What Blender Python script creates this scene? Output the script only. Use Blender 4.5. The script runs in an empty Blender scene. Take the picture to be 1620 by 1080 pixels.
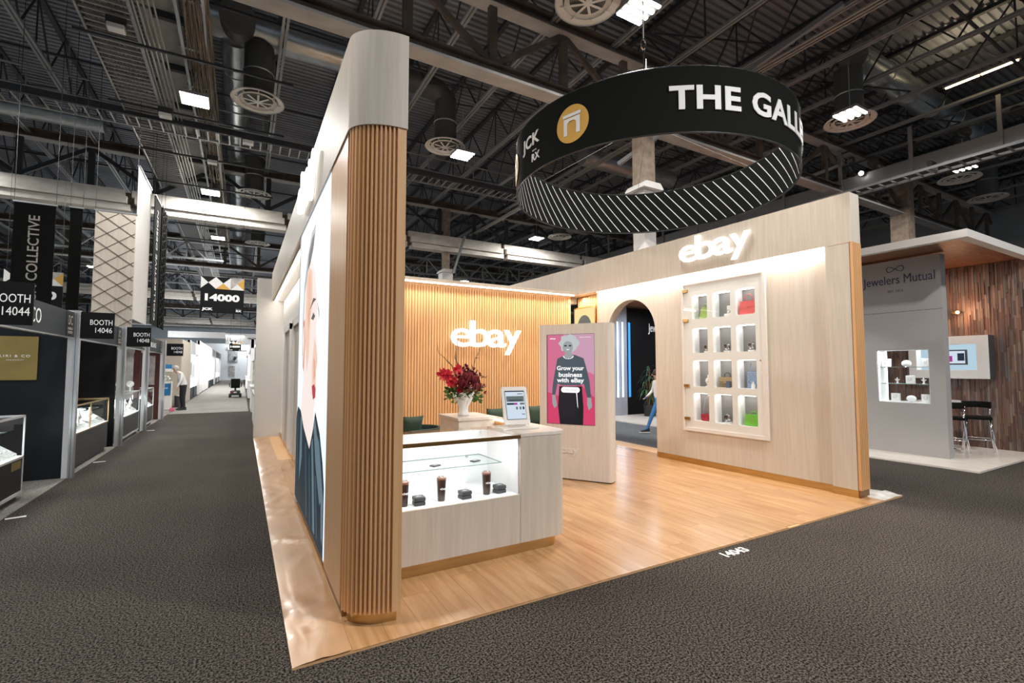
import bpy, bmesh, math, random
from math import sin, cos, pi, radians, atan2, sqrt
from mathutils import Vector, Matrix
random.seed(7)
SC = bpy.context.scene
COL = SC.collection
# ------------------------------------------------------------------ camera
FPX, YAW, PITCH, CAMH = 755.0, radians(29.52), radians(3.10), 1.8
cd = bpy.data.cameras.new('camera'); cam = bpy.data.objects.new('camera', cd); COL.objects.link(cam)
cd.sensor_width = 36; cd.lens = FPX/1620*36; cd.clip_start = .05; cd.clip_end = 400
cam.location = (0, 0, CAMH); cam.rotation_euler = (pi/2+PITCH, 0, -YAW)
SC.camera = cam
# ------------------------------------------------------------------ world, exposure
W = bpy.data.worlds.new('world'); SC.world = W; W.use_nodes = True
W.node_tree.nodes['Background'].inputs[0].default_value = (.78, .87, 1, 1)
W.node_tree.nodes['Background'].inputs[1].default_value = .62
SC.view_settings.view_transform = 'Standard'; SC.view_settings.look = 'None'
SC.view_settings.gamma = 1; SC.view_settings.exposure = 0; SC.view_settings.use_curve_mapping = False
def area(name, loc, rot, sx, sy, power, col=(1, .93, .84), spread=pi):
    l = bpy.data.lights.new(name, 'AREA'); l.shape = 'RECTANGLE'; l.size = sx; l.size_y = sy
    l.energy = power; l.color = col; l.spread = spread
    o = bpy.data.objects.new(name, l); COL.objects.link(o); o.location = loc; o.rotation_euler = rot
    return o
WARM = (1, .86, .70); NEUT = (1, .95, .88); COOL = (.88, .94, 1)
# high bay lamps of the hall: BAYS sit under fixtures, BAYS_BACK have none and add front fill
BAYS = [(-1.16, 13.63), (5.73, 13.2), (6.12, 6.13), (13.44, 6.1), (20.3, 6.0), (-1.17, 20.7), (-1.19, 27.9), (12.8, 20.1), (20.5, 13.5), (14.5, 33), (5.8, 28)]
BAYS_BACK = [(-1.2, 4), (-8.5, 6), (-8.5, 14), (-8.5, 21), (6, -1.5), (-1.2, -4), (14, -1.5), (-3, 42), (-1, 52), (6, 44), (13, 44), (-9, 36), (20, 30)]
for i, (x, y) in enumerate(BAYS + BAYS_BACK):
    area('high_bay_light', (x, y, 8.2), (0, 0, 0), .6, .5, {(-1.2, 4): 300, (-1.2, -4): 380, (6, -1.5): 900, (14, -1.5): 330}.get((x, y), 330), (1, .97, .93))
# booth floodlights: broad warm area lights over the floor, no fixtures built
area('booth_flood', (4.0, 7.6, 4.6), (0, 0, 0), 3.2, 2.0, 42, WARM)
area('booth_flood', (4.6, 3.9, 5.0), (0, 0, 0), 4.5, .8, 26, WARM)
area('cove_light', (7.225, 6.2, 3.53), (0, radians(-10), 0), .04, 4.8, 60, (1, .92, .82))
area('recess_fill', (7.22, 9.15, 3.5), (0, 0, 0), .1, .7, 9, (1, .87, .72))  # added fill that brightens the slatted recess around the picture
area('cove_light', (4.95, 9.38, 3.50), (radians(-20), 0, 0), 5.2, .06, 58, (1, .87, .72))
area('cove_light', (.76, 10.6, 3.52), (0, 0, 0), .1, 6.2, 45, (1, .93, .85))
for fx, fy in ((-12, 78), (2, 78), (14, 70)): area('far_wall_fill', (fx, fy, 7.5), (radians(50), 0, 0), 4, 1, 900, COOL)  # unseen lights added to lift the dark back wall of the hall
area('aisle_fill', (-1.0, 27, 3.9), (0, 0, 0), 2.2, 10, 160, (1, .98, .95))  # unseen area lights over the far aisle, no fixtures built
area('aisle_fill', (-1.0, 45, 3.9), (0, 0, 0), 2.2, 18, 700, (1, .98, .95))
# ------------------------------------------------------------------ materials
MATS = {}
def nt(name):
    m = bpy.data.materials.new(name); m.use_nodes = True; MATS[name] = m
    return m, m.node_tree.nodes, m.node_tree.links, m.node_tree.nodes['Principled BSDF']
def mat(name, c, rough=.6, metal=0, em=0, emc=None, noise=0, nscale=(8, 8, 8), bump=0, trans=0, alpha=1, spec=None, coat=0):
    m, N, L, P = nt(name)
    P.inputs['Base Color'].default_value = (*c, 1); P.inputs['Roughness'].default_value = rough
    P.inputs['Metallic'].default_value = metal
    if spec is not None: P.inputs['Specular IOR Level'].default_value = spec
    if coat: P.inputs['Coat Weight'].default_value = coat; P.inputs['Coat Roughness'].default_value = .12
    if em: P.inputs['Emission Color'].default_value = (*(emc or c), 1); P.inputs['Emission Strength'].default_value = em
    if trans: P.inputs['Transmission Weight'].default_value = trans
    if alpha < 1: P.inputs['Alpha'].default_value = alpha
    if noise or bump:
        tc = N.new('ShaderNodeTexCoord'); mp = N.new('ShaderNodeMapping'); mp.inputs['Scale'].default_value = nscale
        nz = N.new('ShaderNodeTexNoise'); nz.inputs['Scale'].default_value = 1; nz.inputs['Detail'].default_value = 4
        L.new(tc.outputs['Object'], mp.inputs[0]); L.new(mp.outputs[0], nz.inputs[0])
        if noise:
            r = N.new('ShaderNodeValToRGB'); e = r.color_ramp.elements
            e[0].position = .3; e[1].position = .7
            e[0].color = (*[max(0, v*(1-noise)) for v in c], 1); e[1].color = (*[min(1, v*(1+noise)) for v in c], 1)
            L.new(nz.outputs[0], r.inputs[0]); L.new(r.outputs[0], P.inputs['Base Color'])
        if bump:
            b = N.new('ShaderNodeBump'); b.inputs['Strength'].default_value = bump; b.inputs['Distance'].default_value = .02
            L.new(nz.outputs[0], b.inputs['Height']); L.new(b.outputs[0], P.inputs['Normal'])
    return m
def emis(name, c, s):
    m, N, L, P = nt(name); P.inputs['Base Color'].default_value = (0, 0, 0, 1)
    P.inputs['Emission Color'].default_value = (*c, 1); P.inputs['Emission Strength'].default_value = s
    P.inputs['Specular IOR Level'].default_value = .08
    return m
def glassmat(name, tint, a, rough=.02, k=.45):
    # thin sheet glass: mostly clear with a mirror coat
    m, N, L, P = nt(name); N.remove(P)
    out = N['Material Output']; t = N.new('ShaderNodeBsdfTransparent'); g = N.new('ShaderNodeBsdfGlossy'); mx = N.new('ShaderNodeMixShader'); fr = N.new('ShaderNodeLayerWeight')
    t.inputs[0].default_value = (*tint, 1); g.inputs['Roughness'].default_value = rough
    pw_ = N.new('ShaderNodeMath'); pw_.operation = 'POWER'; pw_.inputs[1].default_value = 4.5; mu = N.new('ShaderNodeMath'); mu.operation = 'MULTIPLY_ADD'; mu.inputs[1].default_value = k; mu.inputs[2].default_value = .035+a; mu.use_clamp = True
    L.new(fr.outputs['Facing'], pw_.inputs[0]); L.new(pw_.outputs[0], mu.inputs[0]); L.new(mu.outputs[0], mx.inputs[0]); L.new(t.outputs[0], mx.inputs[1]); L.new(g.outputs[0], mx.inputs[2]); L.new(mx.outputs[0], out.inputs[0])
    return m
def wood(name, c1, c2, scale, rough=.45, objvar=.0, bump=.05, coat=0):
    # grain: stretched noise plus a slow tone change; objvar varies pieces that share it
    m, N, L, P = nt(name); P.inputs['Roughness'].default_value = rough
    if coat: P.inputs['Coat Weight'].default_value = coat; P.inputs['Coat Roughness'].default_value = .15
    tc = N.new('ShaderNodeTexCoord'); mp = N.new('ShaderNodeMapping'); mp.inputs['Scale'].default_value = scale
    oi = N.new('ShaderNodeObjectInfo'); va = N.new('ShaderNodeVectorMath'); va.operation = 'ADD'
    sc = N.new('ShaderNodeVectorMath'); sc.operation = 'SCALE'; sc.inputs[3].default_value = 37
    cmb = N.new('ShaderNodeCombineXYZ'); [L.new(oi.outputs['Random'], cmb.inputs[i]) for i in range(3)]
    L.new(cmb.outputs[0], sc.inputs[0]); L.new(tc.outputs['Object'], mp.inputs[0]); L.new(mp.outputs[0], va.inputs[0]); L.new(sc.outputs[0], va.inputs[1])
    nz = N.new('ShaderNodeTexNoise'); nz.inputs['Scale'].default_value = 1; nz.inputs['Detail'].default_value = 6; nz.inputs['Roughness'].default_value = .6; nz.inputs['Distortion'].default_value = .6
    L.new(va.outputs[0], nz.inputs[0]); r = N.new('ShaderNodeValToRGB'); e = r.color_ramp.elements
    e[0].position = .36; e[1].position = .66; e[0].color = (*c1, 1); e[1].color = (*c2, 1); L.new(nz.outputs[0], r.inputs[0])
    hs = N.new('ShaderNodeHueSaturation'); ma = N.new('ShaderNodeMath'); ma.operation = 'MULTIPLY_ADD'; ma.inputs[1].default_value = objvar*2; ma.inputs[2].default_value = 1-objvar
    L.new(oi.outputs['Random'], ma.inputs[0]); L.new(ma.outputs[0], hs.inputs['Value']); L.new(r.outputs[0], hs.inputs['Color']); L.new(hs.outputs[0], P.inputs['Base Color'])
    b = N.new('ShaderNodeBump'); b.inputs['Strength'].default_value = bump; b.inputs['Distance'].default_value = .01; L.new(nz.outputs[0], b.inputs['Height']); L.new(b.outputs[0], P.inputs['Normal'])
    return m
def carpet(name, c, lo, hi, scale=90):
    m, N, L, P = nt(name); P.inputs['Roughness'].default_value = .95; P.inputs['Specular IOR Level'].default_value = .1
    tc = N.new('ShaderNodeTexCoord'); nz = N.new('ShaderNodeTexNoise'); nz.inputs['Scale'].default_value = scale; nz.inputs['Detail'].default_value = 3; nz.inputs['Roughness'].default_value = .75
    n2 = N.new('ShaderNodeTexNoise'); n2.inputs['Scale'].default_value = .8; n2.inputs['Detail'].default_value = 3
    L.new(tc.outputs['Object'], nz.inputs[0]); L.new(tc.outputs['Object'], n2.inputs[0])
    r = N.new('ShaderNodeValToRGB'); e = r.color_ramp.elements; e[0].position = .45; e[1].position = .57
    e[0].color = (*[v*lo for v in c], 1); e[1].color = (*[v*hi for v in c], 1); L.new(nz.outputs[0], r.inputs[0])
    mx = N.new('ShaderNodeMixRGB'); mx.blend_type = 'MULTIPLY'; mx.inputs[0].default_value = .35
    L.new(r.outputs[0], mx.inputs[1]); L.new(n2.outputs[0], mx.inputs[2]); L.new(mx.outputs[0], P.inputs['Base Color'])
    b = N.new('ShaderNodeBump'); b.inputs['Strength'].default_value = .12; b.inputs['Distance'].default_value = .005; L.new(nz.outputs[0], b.inputs['Height']); L.new(b.outputs[0], P.inputs['Normal'])
    return m
M = MATS
carpet('carpet', (.040, .034, .029), .12, 3.7, 72); carpet('carpet_light', (.30, .29, .27), .7, 1.3, 60); carpet('carpet_blue', (.17, .18, .19), .6, 1.4, 80)
wood('oak_floor', (.40, .205, .085), (.55, .32, .155), (11, 1.0, 8), .24, .05, .03, .4)
wood('oak_slat', (.66, .36, .155), (.73, .42, .19), (14, 14, .8), .45, .04)
wood('oak_panel', (.60, .34, .155), (.66, .40, .20), (26, 26, 1.0), .42, .0)
wood('beige_grain', (.51, .455, .385), (.585, .525, .445), (26, 26, 1.3), .5, .02, .03)
wood('kiosk_grain', (.60, .535, .465), (.67, .61, .54), (26, 26, 1.3), .5, .0, .02)
wood('beige_top', (.62, .56, .50), (.74, .68, .62), (10, 3, 10), .3, .02, .02)
mat('brass', (.55, .38, .17), .30, 1, noise=.12, nscale=(3, 3, 30)); mat('brass_dark', (.30, .17, .06), .35, 1); mat('gold_sign', (.36, .27, .09), .38, .7, noise=.15, nscale=(2, 2, 2))
mat('white_paint', (.78, .76, .73), .5); mat('white_gloss', (.86, .86, .86), .15); mat('white_inner', (.88, .89, .9), .35); mat('off_white', (.68, .65, .61), .6)
mat('grey_wall', (.36, .345, .335), .6); mat('lilac_wall', (.40, .41, .48), .55); mat('black_wall', (.008, .008, .009), .55, spec=.15); mat('black_cloth', (.008, .009, .008), .9, spec=.1); mat('black_metal', (.02, .02, .022), .4)
mat('charcoal', (.05, .052, .055), .45); mat('navy_panel', (.007, .010, .013), .4, spec=.3, noise=.3, nscale=(1, 1, 1)); mat('header_grey', (.035, .043, .049), .55, spec=.25)
mat('alu', (.55, .56, .57), .35, .9); mat('alu_paint', (.58, .585, .59), .45); mat('chrome', (.8, .8, .82), .08, 1)
mat('deck', (.24, .265, .30), .6, .2, noise=.35, nscale=(.3, .5, 1)); mat('steel_dark', (.05, .055, .062), .6, .2); mat('steel_grey', (.36, .38, .39), .5, .4); mat('steel_rust', (.12, .095, .075), .8, noise=.35, nscale=(3, 3, 3))
mat('flange_pale', (.46, .46, .45), .8, noise=.15, nscale=(2, 4, 4)); mat('fireproof', (.80, .76, .69), .9, noise=.12, nscale=(3, 6, 6)); mat('column_tan', (.33, .26, .20), .95, noise=.3, nscale=(5, 5, 5), bump=.5)
mat('galv', (.50, .55, .58), .32, .85, noise=.22, nscale=(2, 2, 14)); mat('duct_dark', (.12, .125, .12), .55, .4); mat('conduit', (.50, .50, .48), .4, .6); mat('cable_brown', (.20, .16, .115), .7, noise=.5, nscale=(20, 2, 20)); mat('panel_pale', (.36, .37, .355), .8, noise=.1)
mat('diffuser', (.80, .80, .77), .5); mat('wall_blue', (.30, .33, .345), .8, noise=.1, nscale=(.3, .3, .3))
emis('lamp_white', (1, .96, .88), 14); emis('lamp_strip', (1, .72, .38), 9); emis('led_warm', (1, .90, .76), 7); emis('led_white', (.95, .98, 1), 5); emis('sign_glow', (1, .96, .90), 2.0); emis('niche_glow', (1, .98, .95), 7); emis('led_blue', (.05, .30, .85), 1.6); emis('led_cyan', (.62, .86, 1), 4.5); emis('bulb_orange', (1, .42, .14), 14)
mat('white_text', (.86, .86, .86), .5, em=.12); mat('navy_text', (.03, .045, .10), .5); mat('grey_text', (.42, .38, .34), .5); mat('orange_print', (.58, .33, .06), .6, em=.05); mat('white_print', (.7, .7, .7), .6, em=.05)
mat('velvet_green', (.018, .04, .036), .75, noise=.4, nscale=(6, 6, 6)); mat('cushion_green', (.045, .075, .05), .9); mat('tan_leather', (.48, .26, .10), .5)
mat('tumbler', (.045, .022, .016), .25, spec=.7); mat('tumbler_rim', (.26, .11, .07), .3, coat=.5); mat('clear_plastic', (.75, .72, .70), .15, trans=.6, alpha=.5)
mat('ceramic', (.82, .80, .78), .35, bump=.2, nscale=(14, 14, 14)); mat('branch', (.16, .10, .05), .8); mat('petal_red', (.62, .03, .05), .5); mat('petal_dark', (.20, .02, .03), .6); mat('leaf_green', (.07, .14, .025), .55); mat('berry', (.12, .01, .02), .4)
mat('leaf_dark', (.018, .055, .03), .4); mat('leaf_mid', (.05, .11, .035), .45)
mat('bag_green', (.35, .52, .14), .4); mat('bag_lime', (.16, .55, .05), .4); mat('bag_pink', (.80, .13, .13), .4); mat('bag_red', (.40, .02, .05), .45, noise=.3, nscale=(60, 60, 60)); mat('bag_tan', (.42, .33, .19), .5); mat('bag_stripe', (.03, .03, .028), .5); mat('box_blue', (.24, .36, .55), .4, noise=.35, nscale=(40, 40, 40)); mat('charm_blue', (.10, .15, .26), .6)
mat('steel_watch', (.55, .55, .56), .22, 1); mat('stand_clear', (.8, .8, .82), .3); mat('skin', (.55, .34, .25), .55); mat('skin_pale', (.62, .42, .34), .55); mat('hair_grey', (.42, .40, .38), .8); mat('hair_dark', (.04, .025, .02), .7); mat('shirt_white', (.74, .72, .71), .8); mat('trouser_black', (.012, .012, .016), .8); mat('jeans', (.045, .17, .38), .85, noise=.3, nscale=(30, 30, 30)); mat('shoe_dark', (.02, .022, .03), .6)
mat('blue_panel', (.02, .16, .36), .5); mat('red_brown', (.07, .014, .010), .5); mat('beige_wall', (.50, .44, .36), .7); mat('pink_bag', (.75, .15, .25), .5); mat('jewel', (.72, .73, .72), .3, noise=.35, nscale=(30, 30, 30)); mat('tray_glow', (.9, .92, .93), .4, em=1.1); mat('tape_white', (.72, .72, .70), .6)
mat('poster_tan', (.52, .50, .40), .6, noise=.35, nscale=(3, 3, 3)); mat('poster_grey', (.42, .40, .39), .6, noise=.4, nscale=(4, 4, 4)); mat('marble_film', (.58, .54, .49), .25, noise=.2, nscale=(6, 6, 6), bump=.5)
mat('plank_a', (.17, .095, .07), .5); mat('plank_b', (.22, .125, .09), .5); mat('plank_c', (.27, .19, .15), .5); mat('plank_d', (.12, .07, .055), .55); mat('plank_e', (.19, .16, .145), .5, .5)
wood('canopy_wood', (.16, .06, .03), (.34, .15, .08), (3, 20, 5), .45)
glassmat('glass', (.96, .98, .98), .0); glassmat('glass_green', (.94, .985, .97), .02, k=.12); mat('glass_edge', (.20, .27, .26), .2)
glassmat('mirror_glass', (.9, .92, .92), .25)
for nm, c, s in (('ad_pink', (.86, .22, .38), .75), ('ad_pink_pale', (.80, .45, .62), .75), ('ad_pink_hot', (.86, .08, .20), .75), ('ad_black', (.02, .02, .025), .8), ('ad_grey', (.10, .13, .16), .8), ('ad_hair', (.66, .70, .70), .8), ('ad_skin', (.40, .42, .43), .85), ('ad_white', (.9, .9, .9), 1.1),
                 ('lb_sky', (.80, .88, 1.0), 1.15), ('lb_white', (.95, .97, 1.0), 1.2), ('lb_skin', (.72, .36, .25), .95), ('lb_skin_hi', (.85, .57, .44), 1.05), ('lb_skin_pale', (.90, .78, .73), 1.05), ('lb_hair', (.16, .13, .13), .8), ('lb_hair_grey', (.50, .50, .53), .9), ('lb_lip', (.55, .05, .07), .9), ('lb_leather', (.02, .04, .055), .8), ('lb_leather_hi', (.16, .24, .29), .8), ('lb_leather_mid', (.06, .10, .13), .8),
                 ('scr_white', (.70, .80, .92), .9), ('scr_dark', (.03, .05, .08), .7), ('scr_land', (.16, .20, .20), .8), ('scr_magenta', (.45, .05, .35), .8), ('pic_yellow', (.92, .74, .34), 1.05), ('pic_grey', (.22, .22, .19), .8), ('mon_blue', (.45, .62, .72), 1.0)):
    emis(nm, c, s)
# ------------------------------------------------------------------ mesh helpers
class B:
    def __init__(s): s.v = []; s.f = []; s.m = []
    def add(s, vs, fs, mi=0):
        o = len(s.v); s.v += [tuple(v) for v in vs]; s.f += [tuple(i+o for i in f) for f in fs]; s.m += [mi]*len(fs); return s
    def box(s, x0, x1, y0, y1, z0, z1, mi=0):
        x0, x1 = min(x0, x1), max(x0, x1); y0, y1 = min(y0, y1), max(y0, y1); z0, z1 = min(z0, z1), max(z0, z1)
        return s.add([(x, y, z) for z in (z0, z1) for y in (y0, y1) for x in (x0, x1)], [(0, 2, 3, 1), (4, 5, 7, 6), (0, 1, 5, 4), (2, 6, 7, 3), (0, 4, 6, 2), (1, 3, 7, 5)], mi)
    def bar(s, p, q, w, h=None, mi=0):
        p, q = Vector(p), Vector(q); d = (q-p); h = h or w
        if d.length < 1e-6: return s
        d.normalize(); a = Vector((0, 0, 1)) if abs(d.z) < .95 else Vector((0, 1, 0))
        r = d.cross(a).normalized()*w/2; u = r.normalized().cross(d).normalized()*h/2
        return s.add([p-r-u, p+r-u, p+r+u, p-r+u, q-r-u, q+r-u, q+r+u, q-r+u], [(0, 3, 2, 1), (4, 5, 6, 7), (0, 1, 5, 4), (1, 2, 6, 5), (2, 3, 7, 6), (3, 0, 4, 7)], mi)
    def tube(s, pts, r, n=10, mi=0, cap=True):
        pts = [Vector(p) for p in pts]; rs = r if isinstance(r, (list, tuple)) else [r]*len(pts); o = []; a = None
        for i, p in enumerate(pts):
            d = (pts[min(i+1, len(pts)-1)]-pts[max(i-1, 0)]).normalized()
            if a is None: a = d.orthogonal().normalized()
            a = (a-d*a.dot(d)).normalized(); b = d.cross(a)
            o += [p+(a*cos(2*pi*k/n)+b*sin(2*pi*k/n))*rs[i] for k in range(n)]
        f = [(i*n+k, i*n+(k+1) % n, (i+1)*n+(k+1) % n, (i+1)*n+k) for i in range(len(pts)-1) for k in range(n)]
        if cap: f += [tuple(range(n))[::-1], tuple((len(pts)-1)*n+k for k in range(n))]
        return s.add(o, f, mi)
    def lathe(s, prof, c=(0, 0, 0), n=24, mi=0):
        o = [(c[0]+r*cos(2*pi*k/n), c[1]+r*sin(2*pi*k/n), c[2]+z) for r, z in prof for k in range(n)]
        return s.add(o, [(i*n+k, i*n+(k+1) % n, (i+1)*n+(k+1) % n, (i+1)*n+k) for i in range(len(prof)-1) for k in range(n)], mi)
    def ball(s, c, r, n=10, mi=0, sc=(1, 1, 1)):
        pr = [(sin(pi*i/(n//2+1)), -cos(pi*i/(n//2+1))) for i in range(n//2+2)]
        o = len(s.v); s.lathe([(max(a, 1e-4)*r, b*r) for a, b in pr], (0, 0, 0), n, mi)
        for i in range(o, len(s.v)): v = s.v[i]; s.v[i] = (c[0]+v[0]*sc[0], c[1]+v[1]*sc[1], c[2]+v[2]*sc[2])
        return s
    def prism(s, poly, fn, d0, d1, mi=0):
        # poly 2-D points, fn(a, b, d) -> xyz
        n = len(poly); vs = [fn(a, b, d0) for a, b in poly]+[fn(a, b, d1) for a, b in poly]
        return s.add(vs, [tuple(range(n))[::-1], tuple(range(n, 2*n))]+[(i, (i+1) % n, n+(i+1) % n, n+i) for i in range(n)], mi)
    def xf(s, mtx, start=0):
        for i in range(start, len(s.v)): s.v[i] = tuple(mtx @ Vector(s.v[i]))
        return s
    def obj(s, name, mats, parent=None, smooth=False, bevel=0, loc=None):
        me = bpy.data.meshes.new(name); me.from_pydata(s.v, [], s.f)
        for m in ([mats] if isinstance(mats, str) else mats): me.materials.append(M[m])
        if len(me.materials) > 1: me.polygons.foreach_set('material_index', s.m)
        me.validate(); bm = bmesh.new(); bm.from_mesh(me); bmesh.ops.recalc_face_normals(bm, faces=bm.faces)
        if bevel: bmesh.ops.bevel(bm, geom=[e for e in bm.edges], offset=bevel, segments=2, affect='EDGES', profile=.6)
        bm.to_mesh(me); bm.free()
        if smooth: me.shade_smooth(); 
        if smooth == 2: me.set_sharp_from_angle(angle=radians(38))
        o = bpy.data.objects.new(name, me); COL.objects.link(o)
        if parent: o.parent = parent
        if loc: o.location = loc
        return o
def rot(z=0, loc=(0, 0, 0), x=0, y=0): return Matrix.Translation(loc) @ Matrix.Rotation(z, 4, 'Z') @ Matrix.Rotation(y, 4, 'Y') @ Matrix.Rotation(x, 4, 'X')
def tag(o, label, cat=None, group=None, kind=None):
    if label: o['label'] = label
    if cat: o['category'] = cat
    if group: o['group'] = group
    if kind: o['kind'] = kind
    return o
def thing(name, label, cat, group=None, loc=(0, 0, 0), rz=0):
    o = bpy.data.objects.new(name, None); COL.objects.link(o); o.location = loc; o.rotation_euler = (0, 0, rz); o.empty_display_size = .1
    return tag(o, label, cat, group)
def struct(o): o['kind'] = 'structure'; return o
def dup(o, parent=None, **k):
    c = o.copy(); COL.objects.link(c)
    if parent: c.parent = parent
    for ch in o.children: dup(ch, c)
    return c
def BX(name, m, par, *a, bevel=0):
    if not (m.startswith('glass') or m == 'mirror_glass'): return B().box(*a).obj(name, m, par, bevel=bevel)
    # glass sheets: one clear face with a solid polished rim
    x0, x1, y0, y1, z0, z1 = a; d = [x1-x0, y1-y0, z1-z0]; k = d.index(min(d)); b = B()
    if k == 0: x = (x0+x1)/2; b.add([(x, y0, z0), (x, y1, z0), (x, y1, z1), (x, y0, z1)], [(0, 1, 2, 3)])
    elif k == 1: y = (y0+y1)/2; b.add([(x0, y, z0), (x1, y, z0), (x1, y, z1), (x0, y, z1)], [(0, 1, 2, 3)])
    else: z = (z0+z1)/2; b.add([(x0, y0, z), (x1, y0, z), (x1, y1, z), (x0, y1, z)], [(0, 1, 2, 3)])
    if 'shelf' in name:
        for f in ((x0, x0+.003, y0, y1, z0, z1), (x1-.003, x1, y0, y1, z0, z1), (x0, x1, y0, y0+.003, z0, z1), (x0, x1, y1-.003, y1, z0, z1)): b.box(*f, 1)
    return b.obj(name, [m, 'glass_edge'] if 'shelf' in name else m, par)
_tc = {}
def textmesh(s, bold=.0, space=1.0, ext=.02, shear=0):
    c = bpy.data.curves.new('t', 'FONT'); c.body = s; c.size = 1; c.offset = bold; c.extrude = ext; c.space_character = space; c.resolution_u = 3; c.shear = shear
    o = bpy.data.objects.new('t', c); COL.objects.link(o); bpy.context.view_layer.update()
    me = bpy.data.meshes.new_from_object(o.evaluated_get(bpy.context.evaluated_depsgraph_get())); bpy.data.objects.remove(o)
    return [v.co.copy() for v in me.vertices], [tuple(p.vertices) for p in me.polygons]
def text(name, s, org, u, v, w, h, m, parent=None, ext=.004, bold=.0, space=1.0, fn=None, keep=False):
    """lettering fitted to a w x h box whose lower left corner is org; fn maps (x, y, depth) instead of the plane"""
    vs, fs = textmesh(s, bold, space, 1)
    x0, x1 = min(p.x for p in vs), max(p.x for p in vs); y0, y1 = min(p.y for p in vs), max(p.y for p in vs)
    kx = w/(x1-x0) if w else h/(y1-y0); ky = h/(y1-y0) if h else kx
    u, v = Vector(u), Vector(v); n = u.cross(v); org = Vector(org); out = []
    for p in vs:
        a, b, d = (p.x-x0)*kx, (p.y-y0)*ky, (p.z+1)/2*ext
        out.append(fn(a, b, d) if fn else org+u*a+v*b+n*d)
    return B().add(out, fs).obj(name, m, parent)
XP, YP, ZP, XN, YN = (1, 0, 0), (0, 1, 0), (0, 0, 1), (-1, 0, 0), (0, -1, 0)
# ================================================================== SETTING
fl = B().add([(-40, -25, 0), (45, -25, 0), (45, 95, 0), (-40, 95, 0)], [(0, 1, 2, 3)]).obj('floor', 'carpet'); struct(fl)
af = B().box(-2.4, .3, 22.5, 90, 0, .006).obj('floor', 'carpet_light'); struct(af)
af = B().box(-14, -2.42, 2, 26, 0, .006).obj('floor', 'carpet_light'); struct(af)
af = B().box(8.07, 10.9, 5.3, 20, 0, .005).obj('floor', 'carpet_blue'); struct(af)
struct(B().box(-40, 45, 94, 94.4, 0, 11.3).obj('wall_back', 'wall_blue'))
struct(B().box(33, 33.4, -25, 94, 0, 11.3).obj('wall_right', 'wall_blue'))
struct(B().box(-40, -39.6, -25, 94, 0, 11.3).obj('wall_left', 'wall_blue'))
# ---- ceiling and its steel
ceil = thing('ceiling', None, None); struct(ceil)
b = B(); P = .2; y = -12.0; prof = []
while y < 94: prof += [(y, 11.2), (y+P*.5, 11.2), (y+P*.6, 11.27), (y+P*.9, 11.27)]; y += P
n = len(prof); b.add([(-40, a, z) for a, z in prof]+[(40, a, z) for a, z in prof], [(i, i+1, n+i+1, n+i) for i in range(n-1)])
tag(b.obj('roof_deck', 'deck', ceil), None, kind='stuff')
BX('roof_slab', 'steel_dark', ceil, -40, 40, -12, 94, 11.3, 11.4)
JX = [-18.9+1.78*k for k in range(30)]
skip = lambda x: -4.2 < x < .3
for i, x in enumerate(JX):
    if skip(x): continue
    b = B(); y1 = 93
    for dx in (-.045, .045): b.box(x+dx-.03, x+dx+.03, -10, y1, 9.68, 9.75)
    b.obj('joist', 'steel_grey', ceil)
    b = B(); b.box(x-.06, x+.06, -10, y1, 11.08, 11.18); y = -8 + (i % 3)*.4; k = 0
    while y < (86 if -10 < x < 14 else 40):
        b.bar((x, y, 9.75), (x, y+1.0, 11.1), .035); b.bar((x, y+1.0, 11.1), (x, y+2.0, 9.75), .035)
        if k % 2: b.bar((x, y+1, 11.1), (x, y+1, 9.75), .03)
        y += 2.0; k += 1
    b.obj('joist_web', 'steel_dark', ceil)['kind'] = 'stuff'
b = B()
for k, x in enumerate(JX[:-2]):
    for y in range(-6, 44, 6):
        if k % 2 == 0 and not skip(x+.5): b.bar((x, y, 9.8), (x+3.56, y+3, 10.9), .035); b.bar((x+3.56, y, 9.8), (x, y+3, 10.9), .035)
for y in range(-4, 90, 4): b.box(-20, 34, y, y+.05, 9.76, 9.81)
tag(b.obj('bridging', 'steel_dark', ceil), None, kind='stuff')
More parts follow.
